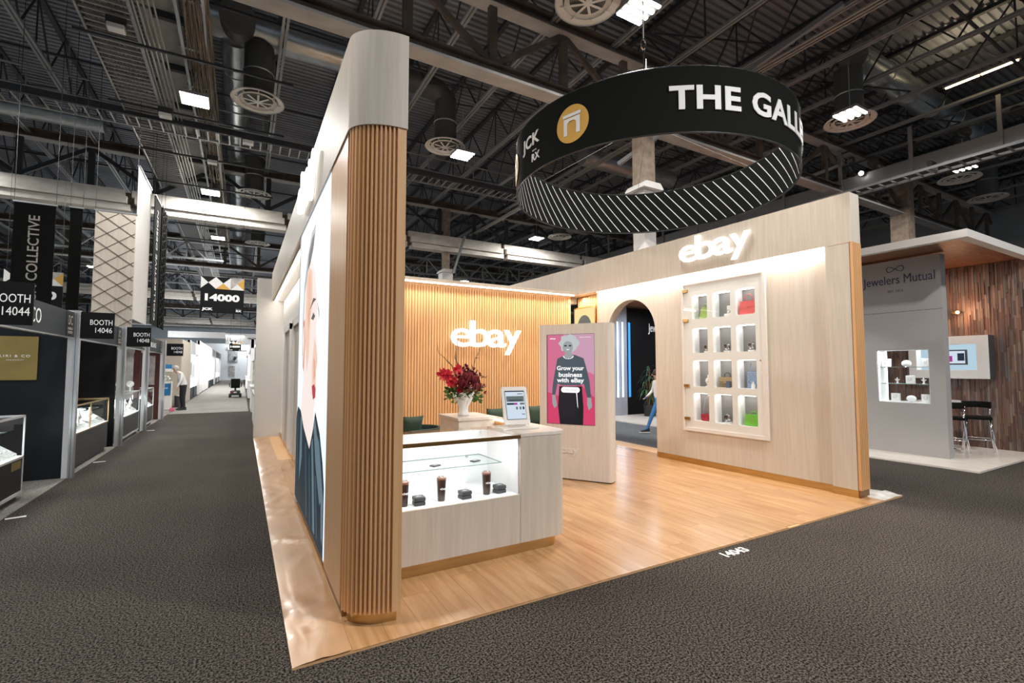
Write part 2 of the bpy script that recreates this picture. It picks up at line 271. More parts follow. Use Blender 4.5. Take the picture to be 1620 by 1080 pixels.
def truss(y, white=False, x0=-24, x1=33, zb=8.0, zt=9.55):
    ceil = bpy.data.objects.new('roof_truss', None); COL.objects.link(ceil); ceil.parent = bpy.data.objects['ceiling']
    t = B()
    for z0, z1, w in ((zt, zt+.05, .36), (zt+.05, zt+.25, .05), (zt+.25, zt+.3, .36)): t.box(x0, x1, y-w/2, y+w/2, z0, z1)
    t.obj('truss_top_chord', 'steel_rust', ceil)
    BX('truss_top_flange', 'flange_pale', ceil, x0, x1, y-.17, y+.17, zt-.02, zt)  # pale underside: light from below put into the colour
    if not white:
        t = B()
        for z0, z1, w in ((zb, zb+.04, .3), (zb+.04, zb+.2, .05), (zb+.2, zb+.24, .3)): t.box(x0, x1, y-w/2, y+w/2, z0, z1)
        t.obj('truss_bottom_chord', 'steel_rust', ceil)
        BX('truss_bottom_flange', 'flange_pale', ceil, x0, x1, y-.19, y+.19, zb-.06, zb)  # bottom face coloured pale for the light reaching it from below
    else:
        t = B(); x = x0
        while x < x1:
            L = 5.06
            for k, (z0, z1, w) in enumerate(((7.62, 7.88, .5), (7.36, 7.62, .72), (7.12, 7.36, .5))):
                t.box(x+.10*k, x+L+.08*k-.16, y-w/2, y+w/2, z0+.3, z1+.3-.02)
            x += 5.1
        t.obj('truss_bottom_fireproofing', 'fireproof', ceil)
        BX('truss_bottom_chord', 'steel_rust', ceil, x0, x1, y-.12, y+.12, 7.55, 8.1)
    x = x0+.6; k = 0; t = B()
    while x < x1:
        t.box(x-.09, x+.09, y-.06, y+.06, zb+.2, zt); t.bar((x, y, zb+.25 if k % 2 else zt), (x+1.86, y, zt if k % 2 else zb+.25), .09, .13)
        x += 1.86; k += 1
    t.obj('truss_web', 'steel_rust' if not white else 'steel_dark', ceil)['kind'] = 'stuff'
truss(-4.1); truss(8.8); truss(21.7, True); truss(34.6); truss(47.5, True); truss(60.4); truss(73.3, True); truss(86)
# columns: tan fireproofed shaft, cap, pale enclosure
def column(x, y, label, zc=6.5, sc=.23):
    t = thing('building_column', label, 'column', loc=(x, y, 0))
    BX('column_shaft', 'column_tan', t, -sc, sc, -sc, sc, zc, 9.6)
    b = B(); b.prism([(-.34, zc-.12), (.34, zc-.12), (.34, zc-.08), (.24, zc+.04), (-.24, zc+.04), (-.34, zc-.08)], lambda a, c, d: (a, d, c), -.34, .34); b.obj('column_cap', 'white_paint', t)
    BX('column_enclosure', 'white_paint', t, -.27, .27, -.27, .27, 0, zc-.12)
t = thing('cut_column', 'tan building column with white cap and box inside the ring, lower part left out', 'drop', loc=(8.98, 8.90, 0))  # upper part of a building column, hung from the truss without its foot
BX('tan_shaft', 'column_tan', t, -.2, .2, -.2, .2, 6.5, 9.6); B().prism([(-.34, 6.34), (.34, 6.34), (.34, 6.38), (.24, 6.5), (-.24, 6.5), (-.34, 6.38)], lambda a, c, d: (a, d, c), -.34, .34).obj('cap', 'white_paint', t); BX('box', 'white_paint', t, -.2, .2, -.2, .2, 4.5, 6.34)
column(8.56, 21.7, 'tan building column with white lower box behind the slatted back wall', 6.5, .15)
column(23.2, 8.8, 'building column above the brown plank booth on the right', 6.4, .3)
# ================================================================== BOOTH FLOOR
bf = thing('floor', None, None, loc=(0, 0, 0)); struct(bf)
BX('underlay', 'oak_panel', bf, .31, 8.07, 3.2, 13.9, 0, .012)
pw, pl = .235, 1.52
pm = None; nx_ = int((7.55-.66)/pw)+1
for j in range(nx_):
    y = 3.2-random.uniform(0, pl); xa, xb = .66+j*pw, min(.66+(j+1)*pw, 7.57)
    while y < 13.9:
        ya, yb = max(y, 3.2), min(y+pl, 13.9)
        if yb-ya > .04 and not (ya > 9.9 and xa < 6.6):
            if abs(yb-ya-pl) < 1e-4 and abs(xb-xa-pw) < 1e-4:
                if pm is None: o = B().box(.0008, pw-.0008, .001, pl-.001, 0, .006).obj('floor_plank', 'oak_floor', bf); pm = o.data
                else: o = bpy.data.objects.new('floor_plank', pm); COL.objects.link(o); o.parent = bf
                o.location = (xa, ya, .012)
            else: B().box(.0008, xb-xa-.0008, .001, yb-ya-.001, 0, .006).obj('floor_plank', 'oak_floor', bf, loc=(xa, ya, .012))
        y += pl
# wrinkled protective film at the aisle side and at the far corner
def film(name, x0, x1, y0, y1, amp, m, label, sd):
    random.seed(sd); b = B(); nx = max(4, int((x1-x0)/.05)); ny = max(6, int((y1-y0)/.06)); cs = [(random.uniform(x0, x1), random.uniform(y0, y1), random.uniform(0, pi), random.uniform(.15, .5)) for _ in range(int(6+(y1-y0)*3.2))]
    def h(x, y):
        z = 0
        for cx, cy, a, l in cs:
            dx, dy = x-cx, y-cy; u = dx*cos(a)+dy*sin(a); w = -dx*sin(a)+dy*cos(a); z += math.exp(-(u/l)**2-(w/.035)**2)
        return .021+amp*min(z, 1.6)
    vs = [(x0+(x1-x0)*i/nx, y0+(y1-y0)*j/ny, h(x0+(x1-x0)*i/nx, y0+(y1-y0)*j/ny)) for j in range(ny+1) for i in range(nx+1)]
    vs = [(x, y, .013 if (i % (nx+1) in (0,)) else z) for i, (x, y, z) in enumerate(vs)]
    b.add(vs, [(j*(nx+1)+i, j*(nx+1)+i+1, (j+1)*(nx+1)+i+1, (j+1)*(nx+1)+i) for j in range(ny) for i in range(nx)])
    return tag(b.obj(name, m, smooth=True), label, 'floor film')
wood('vinyl_film', (.44, .245, .115), (.53, .31, .165), (6, 1.5, 6), .3, 0, .03, .3)
film('floor_film', .31, .655, 3.2, 13.9, .011, 'vinyl_film', 'wrinkled brown vinyl film on the platform edge along the aisle', 3)
film('floor_film', 7.55, 8.07, 3.2, 4.6, .022, 'marble_film', 'crumpled pale film at the right corner of the wood platform', 5)
# ================================================================== LEFT PARTITION WALL
lw = thing('partition_wall', 'tall partition wall with rounded fluted oak end beside the carpet aisle', 'wall', loc=(0, 0, 0))
# end outline: straight left side, quarter round front, short flat right part
def endprof(off, n=14, x0=.69, x1=1.0, y0=3.62, yc=3.42):
    pts = [(x0-off, 4.4), (x0-off, y0)]
    for k in range(1, n): a = pi/2*k/n; pts.append((x1-.0-(x1-x0+off)*cos(a), y0-(y0-yc+off)*sin(a)))
    pts += [(x1, yc-off), (x1+off*.6, yc-off), (x1+off*.6, 4.4)]
    return pts
R3 = lambda a, c, d: (a, c, d)
b = B().prism(endprof(.0), R3, .1, 3.56); b.obj('end_core', 'oak_slat', lw)
b = B().prism(endprof(-.006), R3, .018, .10); b.obj('plinth', 'brass', lw, smooth=2)
b = B().prism(endprof(.045, 28), R3, 3.56, 4.27); b.obj('end_fascia', 'beige_grain', lw, smooth=2)
# flutes follow the round
path = []
import itertools
def arcpt(t): a = t; return Vector((1.0-(.31)*cos(a), 3.62-.20*sin(a), 0)), Vector((-.20*cos(a), -.31*sin(a), 0)).normalized()
NF = 13; S = []; tot = 0; prev = None
for k in range(401):
    p, nn = arcpt(radians(3)+radians(83)*k/400)
    if prev is not None: tot += (p-prev).length
    S.append((tot, p, nn)); prev = p
for k in range(NF):
    s = tot*(k+.5)/NF; q = min(S, key=lambda e: abs(e[0]-s)); p, nn = q[1], q[2]; tg = Vector((-nn.y, nn.x, 0)); w = tot/NF*.34
    pts = [(p-tg*w-nn*.01), (p+tg*w-nn*.01), (p+tg*w+nn*.022), (p+tg*w*.6+nn*.036), (p-tg*w*.6+nn*.036), (p-tg*w+nn*.022)]
    B().prism([(c.x, c.y) for c in pts], R3, .10, 3.56).obj('flute', 'oak_slat', lw)
BX('edge_board', 'oak_panel', lw, .955, 1.02, 3.385, 3.42, .10, 3.56)
BX('side_panel', 'oak_panel', lw, .655, .70, 3.66, 4.42, .10, 3.56, bevel=.003)
BX('side_plinth', 'brass_dark', lw, .672, .72, 3.66, 4.4, .018, .10)
BX('wall_body', 'off_white', lw, .72, 1.0, 4.4, 7.05, .02, 3.56)
BX('fascia', 'beige_grain', lw, .645, 1.02, 4.398, 14.0, 3.56, 4.27)
BX('fascia_underside', 'white_paint', lw, .70, 1.0, 7.05, 14.0, 3.53, 3.559)
BX('inner_face', 'beige_grain', lw, 1.0, 1.03, 4.4, 13.9, .1, 3.56)
BX('recess_wall', 'white_paint', lw, .93, 1.0, 7.05, 14.0, .02, 3.56)
BX('recess_return', 'off_white', lw, .66, .93, 6.98, 7.05, .02, 3.56)
BX('skirting', 'brass', lw, .905, .93, 7.05, 13.9, .02, .12)
BX('recess_lamp', 'led_warm', lw, .72, .75, 7.1, 13.9, 3.50, 3.53)
for y0, y1 in ((8.9, 10.4), (10.9, 12.4)):
    for nm, bx in (('niche_jamb', (.86, .93, y0, y0+.14, .12, 2.72)), ('niche_jamb', (.86, .93, y1-.14, y1, .12, 2.72)), ('niche_head', (.86, .93, y0, y1, 2.60, 2.74))): BX(nm, 'off_white', lw, *bx)
    BX('niche_panel', 'beige_wall', lw, .905, .93, y0+.14, y1-.14, .12, 2.6)
BX('end_panel', 'off_white', lw, .31, 1.03, 13.9, 14.3, .012, 4.11)
# back light box print
def poly(name, pts, x, m, par, th=.0015): return B().prism([(p[0], p[1]) for p in pts], lambda a, c, d: (d, a, c), x, x-th).obj(name, m, par)
lb = thing('light_box', 'tall glowing photo panel of a woman in black on the aisle side', 'light box')
BX('frame', 'alu_paint', lb, .665, .72, 4.43, 6.97, .10, 3.56)
BX('backlit_print', 'lb_sky', lb, .658, .666, 4.46, 6.92, .13, 3.55)
z = lambda l: [(a, c) for a, c in l]
def ell(cy, cz, ry, rz, n=28, a0=0, a1=2*pi): return [(cy+ry*cos(a0+(a1-a0)*k/n), cz+rz*sin(a0+(a1-a0)*k/n)) for k in range(n)]
BF = .657
poly('print_glow', ell(4.95, 2.2, .45, 1.1), BF+.0005, 'lb_white', lb)
poly('print_hair', [(5.42, 3.34), (5.75, 3.32), (6.1, 3.12), (6.38, 2.8), (6.48, 2.4), (6.44, 1.95), (6.3, 2.0), (6.15, 2.6), (5.85, 3.0), (5.55, 3.14)], BF-.001, 'lb_hair_grey', lb)
poly('print_hair', [(5.5, 3.26), (5.7, 3.24), (5.98, 3.1), (6.05, 2.9), (5.8, 3.0), (5.6, 3.1)], BF-.002, 'lb_hair', lb)
poly('print_neck', [(6.3, 1.6), (5.5, 1.45), (5.25, 1.3), (5.2, 1.15), (5.5, .85), (5.9, 1.0), (6.45, 1.2)], BF-.003, 'lb_skin_pale', lb)
fa = poly('print_face', [(6.3, 2.7), (6.0, 2.93), (5.72, 3.0), (5.45, 2.86), (5.27, 2.64), (5.14, 2.42), (5.2, 2.2), (5.04, 1.86), (5.14, 1.76), (5.13, 1.5), (5.3, 1.32), (5.6, 1.2), (5.97, 1.38), (6.25, 1.62), (6.42, 2.1)], BF-.004, 'lb_skin_pale', lb)
for pts, m in (([(6.1, 2.86), (5.85, 2.94), (5.62, 2.86), (5.55, 2.5), (5.7, 2.3), (5.75, 1.95), (5.9, 1.75), (6.1, 2.1)], 'lb_skin_hi'), ([(5.9, 2.85), (5.78, 2.88), (5.68, 2.5), (5.8, 2.2), (5.92, 2.4)], 'lb_skin'), ([(5.3, 2.1), (5.15, 2.0), (5.04, 1.86), (5.14, 1.76), (5.13, 1.56), (5.4, 1.5), (5.45, 1.8)], 'lb_skin_hi'), ([(5.34, 1.9), (5.2, 1.86), (5.14, 1.72), (5.3, 1.66)], 'lb_skin')):
    poly('print_shade', pts, BF-.0055, m, fa)
poly('print_ear', [(6.38, 2.35), (6.2, 2.38), (6.12, 2.1), (6.2, 1.75), (6.32, 1.8), (6.4, 2.1)], BF-.007, 'lb_skin', fa); poly('print_ear', [(6.32, 2.28), (6.24, 2.3), (6.2, 2.1), (6.26, 1.85), (6.34, 2.1)], BF-.0085, 'lb_skin_pale', fa)
poly('print_eye', [(5.6, 2.33), (5.42, 2.38), (5.28, 2.33), (5.42, 2.3)], BF-.007, 'lb_hair', fa)
poly('print_eyebrow', [(5.72, 2.44), (5.45, 2.54), (5.22, 2.5), (5.45, 2.49)], BF-.007, 'lb_hair', fa); poly('print_eyebrow', [(5.12, 2.45), (5.0, 2.36), (4.97, 2.26), (5.04, 2.36)], BF-.007, 'lb_hair', fa)
poly('print_lips', [(5.42, 1.60), (5.25, 1.63), (5.13, 1.59), (5.14, 1.50), (5.3, 1.47)], BF-.007, 'lb_lip', fa)
co = poly('print_coat', [(6.91, 1.15), (6.75, 1.3), (6.45, 1.27), (6.1, 1.1), (5.53, .93), (5.25, 1.18), (5.12, 1.36), (4.79, 1.18), (4.58, .95), (4.47, .75), (4.47, .14), (6.91, .14)], BF-.005, 'lb_leather', lb)
for pts, m in (([(6.4, 1.2), (6.25, 1.2), (6.2, .75), (6.45, .42)], 'lb_leather_hi'), ([(5.2, 1.2), (5.12, 1.3), (4.8, 1.0), (4.62, .6), (4.7, .55), (5.0, .85)], 'lb_leather_hi'), ([(5.35, 1.02), (5.25, 1.08), (5.12, .7), (5.0, .2), (5.12, .2)], 'lb_leather_hi'), ([(4.95, 1.15), (4.8, 1.1), (4.5, .65), (4.5, .25), (4.58, .3), (4.62, .6)], 'lb_leather_hi'), ([(5.05, .75), (4.95, .75), (4.8, .2), (4.88, .2)], 'lb_leather_mid'), ([(5.9, .95), (5.8, .95), (5.6, .2), (5.7, .2)], 'lb_leather_mid'), ([(6.75, 1.2), (6.68, 1.2), (6.65, .6), (6.75, .3)], 'lb_leather_mid'), ([(5.55, .85), (5.48, .9), (5.4, .6), (5.3, .2), (5.38, .2)], 'lb_leather_mid')):
    poly('print_fold', pts, BF-.007, m, co)
# glowing lettering helper: joined rounded letters with a back plate standing off the wall
def logo(label, org, u, w, h, th, bold=.012):
    t = thing('lettering_sign', label, 'sign', loc=(0, 0, 0)); U = Vector(u); V = Vector(ZP); Nn = U.cross(V); O = Vector(org)
    ws = [.262, .262, .255, .262]; x = 0
    for ch, x0, x1, y0, y1 in (('e', .0, .285, .22, .76), ('b', .255, .54, .22, 1.0), ('a', .51, .77, .22, .76), ('y', .745, 1.0, 0, .76)):
        text('letter', ch, O+U*w*x0+V*h*y0+Nn*.02, u, ZP, w*(x1-x0), h*(y1-y0), 'sign_glow', t, ext=th, bold=bold if ch != 'e' else bold*.6)
    return t
logo('white glowing letters on the fascia of the aisle-side partition wall', (.645, 6.72, 3.62), YN, 1.55, .56, .05)
logo('large white glowing letters on the slatted back wall', (3.86, 9.50, 2.08), XP, 1.73, .74, .05)
logo('white glowing letters on the fascia above the wall showcase', (7.20, 6.27, 3.64), YN, 1.42, .58, .04)
# ================================================================== BACK SLAT WALL
bw = thing('partition_wall', 'low oak slatted back wall with a warm light strip along its top', 'wall')
BX('wall_body', 'oak_panel', bw, 1.03, 7.12, 9.60, 9.8, .018, 3.60)
b = B(); x = 1.06
while x < 7.06: b.box(x, x+.044, 9.575, 9.60, .06, 3.52); x += .062
tag(b.obj('slats', 'oak_slat', bw), None, kind='stuff')
BX('top_cap', 'beige_grain', bw, 1.03, 7.12, 9.30, 9.8, 3.58, 3.63)
BX('light_strip', 'led_warm', bw, 1.1, 7.1, 9.42, 9.45, 3.555, 3.579)
# ================================================================== RIGHT WALL
rw = thing('partition_wall', 'long beige grained right wall with an arched doorway and showcase', 'wall')
XW = 7.27
# face sheet with arch and showcase hole, built as a grid of strips round the openings
ya0, ya1, ys = 6.98, 8.38, (6.98+8.38)/2; zr = 2.52; rad = (ya1-ya0)/2; ra = .74
def wallpiece(y0, y1, z0, z1, nm='wall_panel', x0=XW, x1=7.42): BX(nm, 'beige_grain', rw, x0, x1, y0, y1, z0, z1)
VY0, VY1, VZ0, VZ1 = 4.72, 6.26, .685, 3.35
wallpiece(3.72, VY0, .12, 3.56); wallpiece(VY1, ya0, .12, 3.56); wallpiece(VY0, VY1, .12, VZ0); wallpiece(VY0, VY1, VZ1, 3.56); wallpiece(ya1, 8.68, .12, 3.56)
ap = [(ya0, 3.56), (ya0, zr)]+[(ys-rad*cos(pi*k/24), zr+ra*sin(pi*k/24)) for k in range(1, 24)]+[(ya1, zr), (ya1, 3.56)]
n = len(ap); vs = []; fs = []
arc = [(ya0, zr)]+[(ys-rad*cos(pi*k/24), zr+ra*sin(pi*k/24)) for k in range(1, 24)]+[(ya1, zr)]
for x in (XW, 7.47):
    vs += [(x, a, c) for a, c in arc]+[(x, a, 3.56) for a, c in arc]
k = len(arc)
for i in range(k-1):
    fs += [(i, i+1, k+i+1, k+i), (2*k+i, 3*k+i, 3*k+i+1, 2*k+i+1), (i, 2*k+i, 2*k+i+1, i+1)]
B().add(vs, fs).obj('arch_head', 'beige_grain', rw, smooth=2)
b = B()
for ya in (ya0, ya1): b.box(XW+.001, 7.47, ya-.004 if ya == ya0 else ya, ya if ya == ya0 else ya+.004, .018, zr)
b.obj('arch_jamb', 'beige_grain', rw)
# thick end pier, fascia, back skin
BX('end_pier', 'beige_grain', rw, 7.20, 7.475, 3.43, 3.74, .12, 3.56)
for k in range(10): BX('end_slat', 'oak_slat', rw, 7.203+k*.027, 7.219+k*.027, 3.388, 3.43, .12, 3.56)
BX('end_board', 'plank_a', rw, 7.20, 7.475, 3.422, 3.43, .12, 3.56); BX('end_plinth', 'brass_dark', rw, 7.20, 7.475, 3.405, 3.42, .018, .12)
BX('fascia', 'beige_grain', rw, 7.20, 7.48, 3.40, 9.7, 3.56, 4.27)
BX('fascia', 'beige_grain', rw, 7.20, 7.48, 9.7, 13.9, 3.40, 4.27)
BX('fascia_seam', 'oak_panel', rw, 7.198, 7.2, 3.42, 3.70, 3.553, 3.558)
BX('outer_skin', 'off_white', rw, 7.465, 7.475, 3.7, ya0, .02, 3.56); BX('outer_skin', 'off_white', rw, 7.465, 7.475, ya1, 8.72, .02, 3.56)
BX('light_strip', 'led_warm', rw, 7.215, 7.265, 3.76, 8.66, 3.535, 3.558)
for y0, y1 in ((3.42, 3.74), (3.74, ya0-.01), (ya1, 8.68)): BX('baseboard', 'brass', rw, 7.19 if y0 == 3.42 else XW-.015, XW+.02, y0, y1, .018, .12)
BX('baseboard_gap', 'black_metal', rw, XW, XW+.1, 3.9, ya0-.05, .012, .022)
# recess with slats beyond the arch
BX('recess_side', 'oak_panel', rw, XW, 7.56, 8.68, 8.72, .018, 3.56)
BX('recess_back', 'oak_panel', rw, 7.46, 7.56, 8.72, 9.6, .018, 3.56)
b = B(); y = 8.74
while y < 9.55: b.box(7.42, 7.46, y, y+.036, .06, 3.53); y += .062
b.obj('recess_slats', 'oak_slat', rw)['kind'] = 'stuff'
pc = thing('framed_picture', 'glowing yellow picture with a dark round head on the slatted recess', 'picture')
BX('frame', 'brass', pc, 7.30, 7.41, 8.80, 9.60, 2.0, 3.27); B().prism([(8.83, 2.03), (9.57, 2.03), (9.57, 3.24), (8.83, 3.24)], lambda a, c, d: (d, a, c), 7.299, 7.295).obj('print', 'pic_yellow', pc)
B().prism(ell(9.2, 2.75, .26, .32), lambda a, c, d: (d, a, c), 7.294, 7.292).obj('print_head', 'pic_grey', pc)
B().prism([(8.9, 2.1), (9.5, 2.1), (9.45, 2.4), (9.2, 2.5), (8.95, 2.4)], lambda a, c, d: (d, a, c), 7.294, 7.292).obj('print_shoulders', 'pic_grey', pc)
# ---- wall showcase
sh = thing('wall_showcase', 'white wall showcase with twelve lit niches behind a glass door', 'showcase')
for bx in ((VY0-.05, VY1+.05, VZ1, VZ1+.06), (VY0-.05, VY1+.05, VZ0-.06, VZ0), (VY0-.05, VY0, VZ0, VZ1), (VY1, VY1+.05, VZ0, VZ1)): BX('frame_rail', 'off_white', sh, 7.235, 7.30, *bx)
NY = [(5.76, 6.085), (5.30, 5.65), (4.855, 5.20)]; NZ = [(2.695, 3.14), (2.067, 2.52), (1.443, 1.925), (.82, 1.325)]
ys_ = [VY0]+[v for p in reversed(NY) for v in p]+[VY1]; zs_ = [VZ0]+[v for p in reversed(NZ) for v in p]+[VZ1]
b = B(); XF = 7.252
for i in range(0, len(zs_)-1, 2): b.box(XF, XF+.02, VY0, VY1, zs_[i], zs_[i+1])
for j in range(1, len(zs_)-1, 2):
    for i in range(0, len(ys_)-1, 2): b.box(XF, XF+.02, ys_[i], ys_[i+1], zs_[j], zs_[j+1])
# rounded corners of each opening
for (a0, a1) in NY:
    for (c0, c1) in NZ:
        for (cy, cz, sy, sz) in ((a0, c0, 1, 1), (a1, c0, -1, 1), (a0, c1, 1, -1), (a1, c1, -1, -1)):
            r = .035; pts = [(cy, cz)]+[(cy+sy*(r-r*sin(pi/2*k/5)), cz+sz*(r-r*cos(pi/2*k/5))) for k in range(6)]
            b.prism(pts, lambda a, c, d: (d, a, c), XF, XF+.02)
b.obj('face_panel', 'white_paint', sh)
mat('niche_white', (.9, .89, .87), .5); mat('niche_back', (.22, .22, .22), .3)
for (a0, a1) in NY:
    for (c0, c1) in NZ:
        b = B(); x1 = 7.46; b.box(XF+.02, x1, a0-.012, a0, c0, c1); b.box(XF+.02, x1, a1, a1+.012, c0, c1); b.box(XF+.02, x1, a0, a1, c0-.012, c0); b.box(XF+.02, x1, a0, a1, c1, c1+.012)
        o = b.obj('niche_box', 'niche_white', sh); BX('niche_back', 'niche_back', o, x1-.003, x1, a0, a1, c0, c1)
        BX('niche_lamp', 'niche_glow', o, 7.28, 7.40, a0+.03, a1-.03, c1-.006, c1-.001)
gd = BX('glass_door', 'glass', sh, 7.228, 7.234, VY0+.03, VY1-.01, VZ0+.02, VZ1-.02)
for zc in (.85, 1.46, 2.68, 3.24): BX('hinge', 'brass', sh, 7.218, 7.25, VY1-.10, VY1+.012, zc-.028, zc+.028, bevel=.004)
BX('door_lock', 'black_metal', sh, 7.222, 7.227, VY0+.04, VY0+.06, 1.9, 1.92)
# niche contents
def bag(label, y, zb, w, h, d, m, m2=None, trap=.0, strap=.1, x=7.365, hang=False):
    t = thing('handbag', label, 'handbag', loc=(x, y, zb), rz=0)
    f = lambda a, c, dd: (dd, a, c)
    B().prism([(-w/2, .003), (w/2, .003), (w/2-trap, h*.9), (w/2-trap-.015, h), (-w/2+trap+.015, h), (-w/2+trap, h*.9)], f, -d/2, d/2).obj('bag_body', m, t, bevel=.006, smooth=True)
    fl_ = t.children[0]
    B().prism([(-w/2+trap-.004, h*.62), (0, h*.5), (w/2-trap+.004, h*.62), (w/2-trap-.01, h+.006), (-w/2+trap+.01, h+.006)], f, -d/2-.007, -d/2+.01).obj('flap', m, t)
    B().tube([(0, -w*.24, h*.95), (0, -w*.2, h+strap*.7), (0, -w*.08, h+strap), (0, w*.08, h+strap), (0, w*.2, h+strap*.7), (0, w*.24, h*.95)], .006, 6).obj('handle', m2 or m, t, smooth=True)
    BX('clasp', 'brass', fl_, -d/2-.014, -d/2-.007, -.012, .012, h*.5, h*.58)
    return t
c1, c2, c3 = 5.90, 5.46, 5.01
bag('green leather handbag standing in the top left showcase niche', c1-.02, 2.695, .20, .21, .10, 'bag_green', trap=.05, strap=.07)
bag('pink red handbag with round handle in the top right showcase niche', c3+.02, 2.695, .30, .22, .12, 'bag_pink', trap=.03, strap=.13)
t = bag('striped tan handbag with blue charm in the third row middle niche', c2, 1.443, .26, .18, .10, 'bag_tan', 'bag_stripe', strap=.08)
for k in range(4): BX('stripe', 'bag_stripe', t, -.054, -.051, -.125, .125, .02+k*.035, .032+k*.035)
BX('charm', 'charm_blue', t, -.075, -.06, -.09, -.02, .0, .12)
t = bag('flat dark red clutch with chain in the bottom left showcase niche', c1-.03, .82, .24, .12, .06, 'bag_red', strap=.02)
B().tube([(0, -.1, .12), (0, -.07, .4), (0, -.02, .47), (0, .05, .4), (0, .1, .12)], .004, 5).obj('chain_strap', 'alu', t)
bag('bright green handbag in the bottom right showcase niche', c3-.02, .82, .28, .19, .11, 'bag_lime', trap=.02, strap=.05)
def watch(label, y, zb, tall=False):
    t = thing('wristwatch', label, 'watch', loc=(7.36, y, zb))
    BX('display_base', 'stand_clear', t, -.04, .04, -.05, .05, 0, .03, bevel=.004)
    b = B(); n = 14; R = .062
    for k in range(n):
        a0, a1 = 2*pi*k/n, 2*pi*(k+1)/n; b.bar((R*.8*cos(a0), 0, .095+R*sin(a0)), (R*.8*cos(a1), 0, .095+R*sin(a1)), .04, .012)
    b.obj('bracelet', 'steel_watch', t)
    B().tube([(-.066, 0, .11), (-.046, 0, .11)], .040, 16).obj('watch_case', 'steel_watch', t); B().tube([(-.068, 0, .11), (-.066, 0, .11)], .028, 16).obj('dial', 'black_metal', t)
    return t
watch('steel watch in the left niche of the second row', c1-.06, 2.067); watch('steel watch in the middle niche of the second row', c2-.02, 2.067); watch('steel watch in the right niche of the second row', c3-.02, 2.067); watch('steel watch in the bottom middle showcase niche', c2, .82)
t = thing('jewellery_box', 'small pale jewellery box with silver ring in the top middle niche', 'box', loc=(7.36, c2-.06, 2.695))
BX('box_base', 'ceramic', t, -.05, .05, -.09, .06, 0, .05, bevel=.005); BX('box_lid', 'ceramic', t, .035, .05, -.09, .06, .05, .20, bevel=.004); b = B().tube([(-.01+0*k, .0+.03*cos(2*pi*k/14), .085+.03*sin(2*pi*k/14)) for k in range(15)], .006, 6); b.obj('ring', 'steel_watch', t)
t = thing('necklace_bust', 'white necklace bust in the third row left niche', 'bust', loc=(7.36, c1-.06, 1.443))
B().lathe([(.05, 0), (.052, .015), (.02, .03), (.03, .06), (.055, .10), (.04, .15), (.018, .17), (.016, .22), (.0, .225)], n=16).obj('bust_form', 'ceramic', t, smooth=True); B().tube([(-.052*cos(a), .05*sin(a), .12-.03*cos(a)) for a in [i*.3-1.2 for i in range(9)]], .004, 5).obj('necklace', 'brass', t)
t = thing('perfume_box', 'blue patterned box with small white bottle in the third row right niche', 'box', loc=(7.365, c3-.03, 1.443))
BX('box_body', 'box_blue', t, -.01, .06, -.11, .11, 0, .28, bevel=.003); B().lathe([(.0, 0), (.03, 0), (.03, .07), (.014, .09), (.014, .12), (0, .12)], (-.06, -.03, 0), 14).obj('bottle', 'white_gloss', t, smooth=2)
b = B().tube([(0, .02, .28), (.01, .06, .38), (0, .03, .43)], .006, 6).obj('strap', 'charm_blue', t)
# ================================================================== FRONT COUNTER
ct = thing('display_counter', 'beige grained reception counter with lit glass case and brass toe kick', 'counter')
CX0, CXW, CX1, CY0, CY1, CT = 1.04, 2.36, 2.93, 4.0, 4.72, 1.16
r = .16
def cprof(o=0, x1=CX1, y1=CY1, x0=CXW):
    pts = [(x0, CY0+o)]+[(x1-o-(r)+(r)*sin(pi/2*k/10), CY0+o+r-r*cos(pi/2*k/10)) for k in range(11)]+[(x1-o, y1), (x0, y1)]
    return pts
B().prism(cprof(), R3, .13, CT-.03).obj('end_block', 'beige_grain', ct, smooth=2)
B().prism(cprof(-.004), R3, CT-.03, CT).obj('worktop', 'beige_top', ct, smooth=2)
BX('front_panel', 'beige_grain', ct, CX0, CXW-.004, CY0, CY0+.03, .13, .585)
BX('case_bottom', 'white_inner', ct, CX0, CXW, CY0+.03, CY1, .55, .585)
BX('case_back', 'white_inner', ct, CX0, CXW, CY1-.03, CY1, .13, CT-.03); BX('case_side', 'white_inner', ct, CXW-.012, CXW, CY0+.03, CY1, .585, CT-.03)
BX('front_glass', 'glass', ct, CX0, CXW-.006, CY0+.004, CY0+.010, .585, CT-.045)
BX('top_glass', 'glass', ct, CX0, CXW, CY0+.01, CY1, CT-.008, CT)
BX('brass_rail', 'brass_dark', ct, CX0, CXW, CY0-.004, CY0+.022, CT-.045, CT-.012)
BX('light_strip', 'led_white', ct, CX0, CXW-.03, CY0+.03, CY0+.045, CT-.05, CT-.04)
BX('glass_shelf', 'glass_green', ct, CX0, CXW-.12, CY0+.16, CY1-.05, .87, .878)
for x in (1.35, 2.1): BX('shelf_bracket', 'alu', ct, x-.01, x+.01, CY1-.06, CY1-.03, .85, .87)
b = B().prism([(p[0]-(.06 if p[0] > CXW+.1 else 0), p[1]+(.05 if p[1] < 4.5 else 0)) for p in cprof()], R3, .018, .13); b.box(CX0, CXW, CY0+.04, CY1-.05, .018, .13); b.obj('toe_kick', 'brass', ct, smooth=2)
BX('side_wing', 'beige_grain', ct, CX1-.03, CX1, CY1, 6.22, .13, CT)
b = B(); y = CY1+.03
while y < 6.2: b.box(CX1-.042, CX1-.03, y, y+.036, .96, CT-.05); y += .055
b.obj('wing_slats', 'oak_slat', ct)['kind'] = 'stuff'; BX('wing_light', 'led_warm', ct, CX1-.05, CX1-.03, CY1+.05, 6.2, CT-.045, CT-.03)
